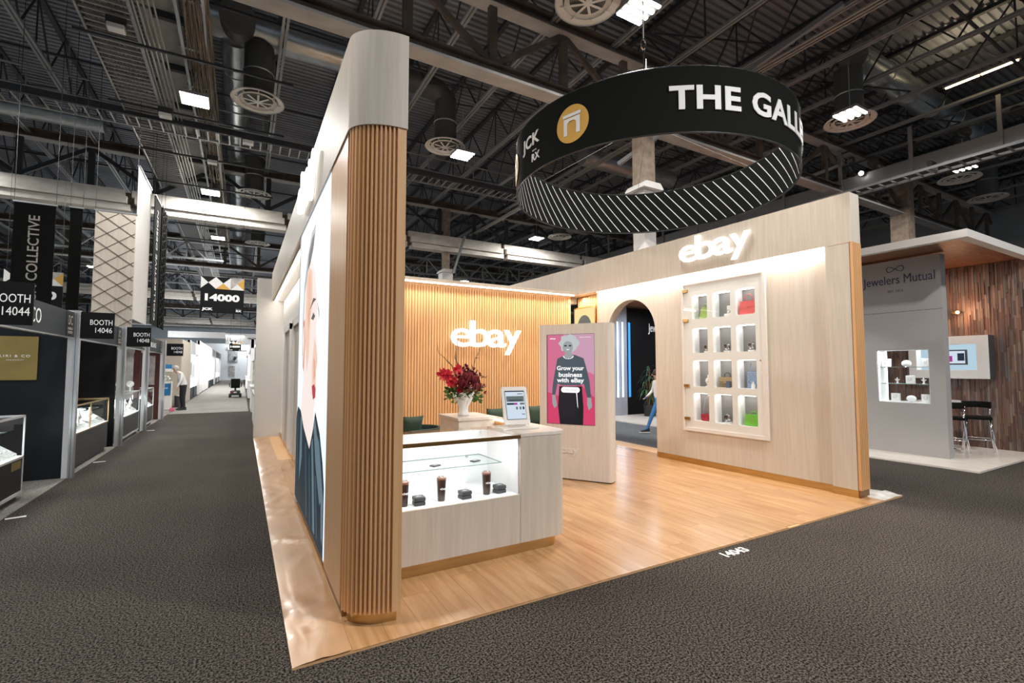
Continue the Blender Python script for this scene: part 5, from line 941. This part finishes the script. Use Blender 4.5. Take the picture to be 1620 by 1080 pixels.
B().tube([(0, .7, .25), (0, .55, .95)], .03, 8).obj('tiller', 'black_metal', t); B().tube([(-.25, .5, .97), (0, .55, .95), (.25, .5, .97)], .016, 8).obj('handlebar', 'black_metal', t); BX('basket', 'alu', t, -.17, .17, .72, .9, .6, .8); BX('tail_light', 'bag_red', t, -.2, -.12, -.385, -.378, .3, .36); BX('number_plate', 'white_paint', t, -.08, .08, -.386, -.38, .28, .34)
# hanging aisle signs
def aisle_sign(x, y, z0, w_, label, s='14000'):
    t = thing('aisle_sign', label, 'sign', loc=(x, y, z0)); h_ = w_*.965; BX('plate', 'black_wall', t, 0, w_, 0, .03, 0, h_); hb = h_*.33
    f = lambda a, c, d: (a*w_, -d, c*h_)
    def tri(pts, m_): B().prism(pts, f, .0005, .003).obj('pattern_facet', m_, t)
    zt_, zm = 1.0, 1-.165*1.0
    zb_ = .67
    tri([(0, zt_), (.17, zm), (0, zb_)], 'white_print'); tri([(.17, zm), (.34, zt_), (.51, zm), (.34, zb_)], 'white_print'); tri([(.34, zb_), (.51, zm), (.68, zb_)], 'orange_print'); tri([(.51, zm), (.68, zt_), (.68, zb_)], 'white_print'); tri([(.68, zt_), (1, zt_), (.84, zm), (.68, zb_)], 'poster_grey'); tri([(1, zt_), (1, zb_), (.84, zm)], 'orange_print'); tri([(.68, zb_), (.84, zm), (1, zb_)], 'white_print')
    text('lettering', s, (w_*.10, 0, h_*.33), XP, ZP, w_*.80, h_*.20, 'white_text', t, ext=.003, bold=.05); text('lettering', 'JCK', (w_*.04, 0, h_*.05), XP, ZP, w_*.25, h_*.09, 'white_text', t, ext=.003, bold=.05); text('lettering', 'RX', (w_*.82, 0, h_*.05), XP, ZP, w_*.13, h_*.06, 'white_text', t, ext=.003, bold=.04); text('lettering', 'Built by', (w_*.82, 0, h_*.125), XP, ZP, w_*.1, h_*.016, 'white_text', t, ext=.002)
    for x_ in (.05, w_-.05): B().tube([(x_, .015, h_), (x_, .015, 11.2-z0)], .005, 5).obj('cable', 'black_metal', t)
aisle_sign(-1.13, 17, 3.45, 1.14, 'black aisle number sign hanging over the left aisle'); aisle_sign(-.62, 31, 2.72, .58, 'small far aisle number sign below the white header beam'); aisle_sign(-5.85, 18.5, 3.35, 1.25, 'black aisle number sign mostly hidden behind the hanging black banner')
# hanging banners at left
def banner(label, bx, m_, nm='hanging_banner'):
    t = thing(nm, label, 'banner', loc=(0, 0, 0)); BX('fabric', m_, t, *bx); x0, x1, y0, y1, z0, z1 = bx; BX('top_rod', 'alu', t, x0-.02, x1+.02, y0-.01, y1+.01, z1, z1+.03)
    for p in ((x0, y0), (x1, y1)): B().tube([(p[0], p[1], z1), (p[0], p[1], 9.75)], .005, 5).obj('cable', 'black_metal', t)
    return t
t = banner('wide black hanging banner with vertical white lettering', (-4.02, -3.40, 13, 13.02, 2.3, 5.1), 'black_cloth'); text('lettering', 'DESIGN COLLECTIVE', (-3.63, 13, 2.66), ZP, XN, 2.2, .17, 'grey_text', t, ext=.003, bold=.01)
banner('narrow black hanging banner beside the wide black one', (-3.42, -3.21, 14, 14.02, 2.6, 5.37), 'black_cloth')
t = banner('beige hanging banner with diamond lattice lines', (-3.2, -2.41, 15, 15.02, 2.75, 5.64), 'beige_grain'); b = B()
def clipline(p, q, x0, x1, z0, z1):
    (ax, az_), (bx_, bz) = p, q; t0, t1 = 0, 1
    for d, lo, hi, a0 in ((bx_-ax, x0, x1, ax), (bz-az_, z0, z1, az_)):
        if abs(d) < 1e-9: continue
        ta, tb = (lo-a0)/d, (hi-a0)/d; ta, tb = min(ta, tb), max(ta, tb); t0, t1 = max(t0, ta), min(t1, tb)
    return None if t0 >= t1 else ((ax+(bx_-ax)*t0, az_+(bz-az_)*t0), (ax+(bx_-ax)*t1, az_+(bz-az_)*t1))
for k in range(-6, 16):
    for s_ in (-1, 1):
        z0 = 2.4+k*.36; r_ = clipline((-3.2, z0), (-2.41, z0+s_*.60), -3.19, -2.42, 2.78, 5.62)
        if r_: (ax, a_z), (bx_, b_z) = r_; b.bar((ax, 14.996, a_z), (bx_, 14.996, b_z), .012, .012)
b.obj('lattice_lines', 'steel_rust', t)
banner('white crinkled hanging banner seen edge-on beside the beige one', (-2.41, -2.39, 15.02, 16.9, 3.0, 6.9), 'off_white'); 
t = banner('dark hanging banner with vertical white lettering beyond the white one', (-2.33, -2.31, 17.0, 18.2, 3.05, 6.8), 'black_cloth'); text('lettering', 'COLLECTIVE DESIGN', (-2.31, 17.7, 3.2), ZP, YN, 3.3, .25, 'white_text', t, ext=.003)
t = thing('black_truss_tower', 'dark lattice curtain strip hanging beyond the lettered banner', 'banner', loc=(0, 0, 0)); b = B(); 
for k in range(14): b.bar((-2.3, 18.4, 3.05+k*.27), (-2.3, 19.4, 3.05+k*.27+.27), .03); b.bar((-2.3, 19.4, 3.05+k*.27), (-2.3, 18.4, 3.05+k*.27+.27), .03)
for y_ in (18.4, 18.75, 19.1, 19.4): b.box(-2.33, -2.29, y_-.05, y_+.05, 3.05, 6.9)
b.obj('lattice', 'black_cloth', t); B().tube([(-2.3, 18.9, 6.9), (-2.3, 18.9, 9.7)], .006, 5).obj('cable', 'black_metal', t)
# carpet scraps of tape
for (x, y, l_) in ((-2.30, 7.98, 'white tape mark on the carpet by the nearest showcase'), (-2.30, 11.85, 'white tape mark on the carpet by the brass-edged showcase'), (-2.2, 17.0, 'white tape mark on the carpet at the third booth post')):
    tag(B().box(-.09, .09, -.035, .035, 0, .002).xf(rot(.25)).obj('floor_tape', 'tape_white', loc=(x, y, .0065)), l_, 'tape')
# ================================================================== CEILING EQUIPMENT
pos_words = ['over the left aisle near the fluted column', 'beyond the column top, above the slatted wall', 'nearest the top edge of the picture', 'over the right part of the booth beside a diffuser', 'at the far right beside a diffuser', 'second along the left aisle', 'third along the left aisle', 'beyond the slatted wall, low', 'far right beyond the ring', 'distant, right of the white column', 'distant, above the slatted wall']
FAR = [(-1.2, 36), (-1.2, 44), (-1.2, 53), (6.5, 37), (6.5, 46), (13.5, 41), (21, 25), (21, 37), (-8.5, 30), (-8.5, 40), (13.5, 55)]
for k, (x, y) in enumerate(BAYS):
    t = thing('high_bay_lamp', 'four-bar high bay lamp '+pos_words[k], 'lamp', loc=(x, y, 8.3)); 
    for j in range(4): BX('lamp_bar', 'lamp_white', t, -.28, .28, -.27+j*.16, -.21+j*.16, -.03, 0)
    BX('heat_sink', 'steel_grey', t, -.3, .3, -.28, .28, .0, .07); B().tube([(0, 0, .07), (0, 0, 1.42)], .012, 6).obj('hanger', 'conduit', t)
for k, (x, y) in enumerate(FAR):
    t = dup(bpy.data.objects['high_bay_lamp']); t.location = (x, y, 8.3); t['label'] = 'tiny distant high bay lamp, '+('fourth along the left aisle', 'fifth along the left aisle', 'sixth along the left aisle', 'second row behind the slatted wall', 'third row behind the slatted wall', 'right of the slatted wall column', 'right behind the showcase wall', 'far right behind the showcase wall', 'over the left booths', 'further over the left booths', 'farthest behind the slatted wall')[k]
def diffuser(x, y, label, z=8.6, zd=10.4, r=.34, elbow=None):
    t = thing('air_diffuser', label, 'air diffuser', loc=(x, y, z))
    B().lathe([(.60, -.02), (.62, .0), (.60, .03), (.47, .07), (.47, .05), (.60, .01)], n=36).obj('outer_ring', 'diffuser', t, smooth=2)
    B().lathe([(.42, -.02), (.44, .0), (.42, .03), (.34, .06)], n=30).obj('inner_ring', 'diffuser', t, smooth=2)
    b = B()
    for k in range(8): a = 2*pi*k/8; b.bar((.05*cos(a), .05*sin(a), -.02), (.33*cos(a), .33*sin(a), .0), .05, .01); b.bar((.40*cos(a), .40*sin(a), .0), (.52*cos(a), .52*sin(a), .02), .02, .02)
    b.lathe([(0, -.03), (.07, -.02), (.07, 0)], n=12); b.obj('vanes', 'diffuser', t)
    pts = [(0, 0, .03), (0, 0, .6), (0, 0, zd-z-.35)]
    if elbow: pts += [(elbow[0]*.15, elbow[1]*.15, zd-z-.12), (elbow[0]*.45, elbow[1]*.45, zd-z), (elbow[0], elbow[1], zd-z)]
    dd_ = B().tube(pts, r, 22).obj('drop_duct', 'duct_dark', t, smooth=2)
    B().lathe([(r+.012, .7), (r+.025, .72), (r+.012, .74)], n=24).obj('duct_band', 'galv', dd_)
diffuser(.19, 13.55, 'round ceiling air diffuser left of the column top'); diffuser(5.3, 13.55, 'round ceiling air diffuser on an elbow duct right of the column', elbow=(-1.6, 0)); diffuser(.25, 21.1, 'round ceiling air diffuser further along the left aisle'); diffuser(14.5, 6.6, 'round ceiling air diffuser right of the ring sign'); diffuser(22.4, 6.75, 'round ceiling air diffuser at far right under the catwalk'); diffuser(5.45, 6.75, 'round ceiling air diffuser cut by the top picture edge'); diffuser(14.3, 20.2, 'round ceiling air diffuser low beyond the ring', zd=9.6); diffuser(.6, 29.5, 'distant round ceiling air diffuser over the left aisle'); diffuser(14.6, 34, 'distant round air diffuser above the slatted wall'); diffuser(26, 7.0, 'round ceiling air diffuser at the right picture edge')
def duct(label, pts, r, m_='galv'):
    t = thing('air_duct', label, 'duct', loc=(0, 0, 0)); B().tube(pts, r, 24).obj('duct_tube', m_, t, smooth=2); P0, P1 = Vector(pts[0]), Vector(pts[-1]); L = (P1-P0).length; nb = int(L/1.5); b = B()
    for k in range(1, nb): c = P0+(P1-P0)*k/nb; d = (P1-P0).normalized(); b.tube([c-d*.02, c+d*.02], r+.018, 24)
    b.obj('duct_joints', m_, t)['kind'] = 'stuff'; b = B()
    for k in range(0, nb, 2): c = P0+(P1-P0)*(k+.5)/nb; b.tube([c, c+Vector((0, 0, 11.1-c.z))], .01, 5)
    b.obj('duct_hangers', 'conduit', t); return t
duct('silver spiral duct running across above the left aisle', [(-1.1, 13.5, 10.42), (3.9, 13.5, 10.42)], .40); duct('long silver duct running down the left aisle ceiling', [(-.35, 13.6, 10.2), (-.35, 60, 10.2)], .33); duct('silver duct crossing above the right catwalk', [(14.6, 6.5, 10.4), (26, 6.5, 10.4)], .38); duct('silver duct under the far cross catwalk', [(-12, 17.4, 8.75), (-3.6, 17.4, 8.75)], .22); duct('silver duct crossing beyond the ring sign', [(9.8, 12.5, 8.9), (14, 12.5, 8.9)], .30)
t = thing('round_duct_stub', 'dark capped duct end above the long silver duct', 'duct', loc=(-.30, 13.05, 0)); B().tube([(0, -.3, 10.15), (0, .3, 10.3)], .38, 28).obj('duct_end', 'duct_dark', t, smooth=2); B().tube([(0, -.33, 10.14), (0, -.3, 10.15)], .39, 28).obj('end_cap', 'duct_dark', t, smooth=2)
# cable tray and conduits over the left aisle
tr = thing('cable_tray', 'wide ladder cable tray running the length of the left aisle ceiling', 'cable tray', loc=(0, 0, 0)); y0, y1 = 6, 44
B().tube([(-2.95, y0, 8.6), (-2.62, y1, 8.6)], .022, 6).obj('outer_rail', 'conduit', tr)
BX('side_rail', 'steel_grey', tr, -2.06, -2.0, y0, y1, 8.6, 8.78); BX('side_rail', 'steel_dark', tr, -2.9, -2.86, y0, y1, 8.6, 8.75)
b = B(); y = y0
while y < y1: b.box(-2.9, -2.02, y, y+.035, 8.6, 8.64); y += .19
b.obj('rungs', 'steel_grey', tr)['kind'] = 'stuff'
b = B(); random.seed(9)
for k in range(14): xx = -2.85+.058*k; b.tube([(xx+random.uniform(-.02, .02), y0+(y1-y0)*i/12, 8.70+random.uniform(-.01, .02)) for i in range(13)], .018, 5)
b.obj('cables', 'cable_brown', tr)['kind'] = 'stuff'
for k in range(5): B().tube([(-1.96+.085*k, y0, 8.62), (-1.96+.085*k, y1, 8.62)], .019, 6).obj('conduit', 'conduit', tr)
t = thing('ceiling_panel_row', 'row of pale grey flat panels above the left aisle between steel ribs', 'ceiling panel', loc=(0, 0, 0)); y = y0
while y < 34: BX('panel', 'panel_pale', t, -2.1, -1.35, y, y+1.95, 9.32, 9.4); y += 2.05
y = y0-.05
while y < 40: BX('panel_rib', 'steel_dark', t, -1.85, -.9, y-.03, y+.08, 9.18, 9.32); y += 2.05
t = thing('cable_bundle', 'thick brown bundle of hanging cables along the aisle lamps', 'cables', loc=(0, 0, 0)); b = B()
for k in range(34):
    xx = -1.32+.014*k+random.uniform(-.03, .03)+.1; b.tube([(xx+random.uniform(-.04, .04), 7+2.0*i, 9.05+random.uniform(-.09, .05)) for i in range(14)], .014, 5)
b.obj('cables', 'cable_brown', t)['kind'] = 'stuff'; b = B()
for dx in (-1.34, -.86): b.box(dx-.03, dx+.03, 6, 40, 9.0, 9.1)
for k in range(20): b.bar((-1.34, 6+k*1.7, 9.05), (-1.34, 6.85+k*1.7, 9.6), .05); b.bar((-1.34, 6.85+k*1.7, 9.6), (-1.34, 7.7+k*1.7, 9.05), .05); b.box(-1.4, -.8, 7.6+k*1.7, 7.66+k*1.7, 9.02, 9.08)
b.obj('carrier', 'steel_grey', t)
# rods crossing
for y_ in (9.3, 12.2, 15.1, 18, 20.9, 23.8, 26.7, 29.6, 32.5): BX('cross_strut', 'steel_dark', ceil, -3.1, .9, y_, y_+.05, 8.50, 8.55)
for k, (x, y, z_) in enumerate(((-2.3, 11.6, 8.35), (-1.9, 15.0, 8.3), (.0, 15.4, 8.2), (-1.0, 18, 8.4), (10.2, 6.6, 8.3), (17.9, 6.0, 7.7))):
    t = thing('emergency_lamp', ('small white ceiling lamp on the tray, nearest', 'small white ceiling lamp left of the long duct', 'small white ceiling lamp under the cross catwalk', 'small white ceiling lamp below the cable bundle', 'small white lamp on the strut above the ring lettering', 'small white lamp below the right catwalk')[k], 'lamp', loc=(x, y, z_)); BX('lamp_body', 'white_gloss', t, -.14, .14, -.1, .1, 0, .1, bevel=.02); BX('mount', 'charcoal', t, -.16, .16, -.06, .06, .1, .26)
# cross catwalk
cw = thing('cross_catwalk', 'dark narrow catwalk with ladder-like floor crossing the hall', 'catwalk', loc=(0, 0, 0))
BX('side_beam', 'steel_dark', cw, -14, 13, 15.72, 15.80, 8.5, 8.68); BX('side_beam', 'steel_grey', cw, -14, 13, 16.42, 16.48, 8.5, 8.56); b = B(); x = -14
while x < 13: b.box(x, x+.035, 15.8, 16.42, 8.5, 8.535); x += .27
b.obj('rungs', 'conduit', cw)['kind'] = 'stuff'; b = B(); x = -14
while x < 13: b.tube([(x, 16.45, 8.5), (x, 16.45, 9.6)], .018, 6); x += 1.8
b.box(-14, 13, 16.43, 16.46, 9.5, 9.54); b.box(-14, 13, 16.43, 16.46, 9.0, 9.03); b.obj('handrail', 'steel_grey', cw)
# right catwalk along the hall
rc = thing('long_catwalk', 'long dark catwalk with railings and show lights at right', 'catwalk', loc=(0, 0, 0)); xs_ = 18.35
BX('toe_board', 'steel_grey', rc, xs_, xs_+.05, -2, 45, 7.98, 8.42); BX('walkway', 'steel_dark', rc, xs_+.05, xs_+1.1, -2, 45, 8.0, 8.06); b = B()
for z_ in (8.85, 9.35): b.box(xs_-.0, xs_+.04, -2, 45, z_, z_+.05)
b.obj('handrail', 'steel_dark', rc)
for k in range(22): BX('rail_post', 'steel_grey', rc, xs_-.06, xs_, -1.6+2.05*k, -1.5+2.05*k, 7.9, 9.45)
b = B(); b.box(xs_-.9, xs_-.86, -2, 45, 7.62, 7.70); b.box(xs_-.3, xs_-.26, -2, 45, 7.62, 7.70); y = -2
while y < 45: b.box(xs_-.88, xs_-.28, y, y+.04, 7.63, 7.67); y += .33
b.obj('ladder_tray', 'steel_grey', rc)['kind'] = 'stuff'
for k in range(9):
    t = thing('show_light', 'round dark show lights on the long catwalk railing', 'spotlight', 'show lights on the long catwalk', loc=(xs_+.3, 3.2+1.15*k, 8.75)) if k == 0 else dup(t0)
    if k == 0:
        t0 = t; B().tube([(-.18, 0, 0), (.15, 0, .05)], [.17, .10], 20).obj('lamp_can', 'black_metal', t, smooth=2); B().tube([(.1, -.2, -.05), (.1, -.2, -.35), (.1, .2, -.35), (.1, .2, -.05)], .012, 6).obj('yoke', 'black_metal', t); B().tube([(-.185, 0, 0), (-.18, 0, 0)], .15, 20).obj('lens', 'charcoal', t)
    t['label'] = ('nearest', 'second', 'third', 'fourth', 'fifth', 'sixth', 'seventh', 'eighth', 'ninth')[k]+' round dark show light from the right on the long catwalk railing'
    t.location = (xs_+.3, 3.2+1.15*k, 8.75+.12*(k % 2)); t.rotation_euler = (0, -.2+.12*(k % 3), .3*(k % 3))
t = thing('show_light', 'lit white spotlight on the long catwalk just right of the ring', 'spotlight', loc=(18.2, 8.0, 8.4)); B().ball((0, 0, 0), .075, 12).obj('lens', 'lamp_white', t, smooth=True); B().tube([(.03, 0, 0), (.2, 0, .05)], .08, 12).obj('lamp_can', 'black_metal', t)
t = thing('strip_light', 'warm fluorescent strip light above the long catwalk', 'lamp', loc=(17.6, 4.75, 9.9)); BX('tube', 'lamp_strip', t, -.03, .03, -.75, -.02, -.03, 0); BX('tube', 'lamp_strip', t, -.03, .03, .02, .75, -.03, 0); BX('housing', 'steel_grey', t, -.06, .06, -.8, .8, 0, .06)
area('strip_glow', (17.6, 4.75, 10.1), (pi, 0, 0), .2, 1.4, 20, (1, .75, .45))
# extra struts carrying signs (Y direction)
for dx in (-.05, .05, .14): BX('strut', 'conduit', ceil, 10.0+dx, 10.03+dx, 2, 22, 8.5, 8.54)
for p_, q_ in (((10.9, 5, 9.5), (8.75, 9.6, 7.3)), ((9.35, 21.2, 8.2), (8.78, 21.3, 6.35)), ((21.5, 8.8, 8.0), (17.5, 8.8, 9.8)), ((16, 8.8, 8), (19.8, 8.8, 9.6))): B().bar(p_, q_, .10).obj('brace', 'steel_grey', ceil)
for k, (x, y, z_) in enumerate(((6.6, 9.6, 7.6), (5.6, 14.3, 9.0))):
    t = thing('ceiling_sensor', ('round white sensor hanging left of the ring sign', 'tiny white sensor beyond the elbow duct')[k], 'sensor', loc=(x, y, z_)); B().ball((0, 0, 0), .09-.04*k, 12, sc=(1, 1, .7)).obj('sensor_head', 'white_gloss', t, smooth=True); B().tube([(0, 0, .05), (0, 0, 9.7-z_)], .006, 5).obj('cable', 'black_metal', t)
# distant equipment boxes and truss clutter behind the slatted wall
t = thing('air_handler', 'grey air handling unit hanging behind the slatted wall', 'air handler', loc=(17.5, 29, 5.8)); BX('unit_body', 'header_grey', t, -2.0, .3, -1, 1, 0, 1.7); BX('unit_body', 'steel_dark', t, .35, 1.0, -1, 1, .1, 1.7); BX('unit_body', 'flange_pale', t, 1.05, 3.2, -1, 1, .2, 1.5); BX('platform', 'steel_grey', t, -3, 4, -1.2, 1.2, -.15, 0)
for x_ in (-2.9, 3.9): B().tube([(x_, 0, 0), (x_, 0, 4.0)], .03, 6).obj('hanger', 'steel_dark', t)
for k, (x0, x1, y, z) in enumerate(((3, 17.5, 26.5, 7.2), (-9, -1, 30.5, 7.6), (4, 17.5, 32, 8.0), (2, 17.5, 38, 7.4), (-12, 2, 44, 8.2))):
    t = thing('lattice_girder', ('lattice girder just beyond the fireproofed beam at right', 'lattice girder beyond the fireproofed beam over the left aisle', 'second lattice girder behind the slatted wall', 'third lattice girder behind the slatted wall', 'distant lattice girder over the left aisle')[k], 'girder', loc=(0, y, z))
    b = B(); 
    for dz in (0, .9): b.box(x0, x1, -.05, .05, dz, dz+.09)
    x = x0
    while x < x1-.9: b.bar((x, 0, .05), (x+.9, 0, .95), .06); b.bar((x+.9, 0, .95), (x+1.8, 0, .05), .06); b.bar((x+.9, 0, 0), (x+.9, 0, .95), .05); x += 1.8
    b.obj('lattice', 'steel_grey', t)
    for x in (x0+.5, x1-.5): B().tube([(x, 0, .9), (x, 0, 9.7-z)], .02, 6).obj('hanger', 'conduit', t)
# the right wall of the booth stands 2.4 degrees off the aisle direction
PIV = Matrix.Translation((7.244+.03, 6.98, 0)) @ Matrix.Rotation(radians(2.39), 4, 'Z') @ Matrix.Translation((-7.244, -6.98, 0))
bpy.context.view_layer.update()
for o in list(COL.objects):
    if o.parent is None and (o in (rw, sh, pc) or o.get('group') == 'w' or (o.name.split('.')[0] in ('handbag', 'wristwatch', 'jewellery_box', 'necklace_bust', 'perfume_box') and 7.2 < o.location.x < 7.5) or (o.type == 'LIGHT' and 7.2 < o.location.x < 7.3 and o.location.y > 6) or o.get('label', '').endswith('above the wall showcase')):
        o.matrix_world = PIV @ o.matrix_world
bpy.context.view_layer.update()
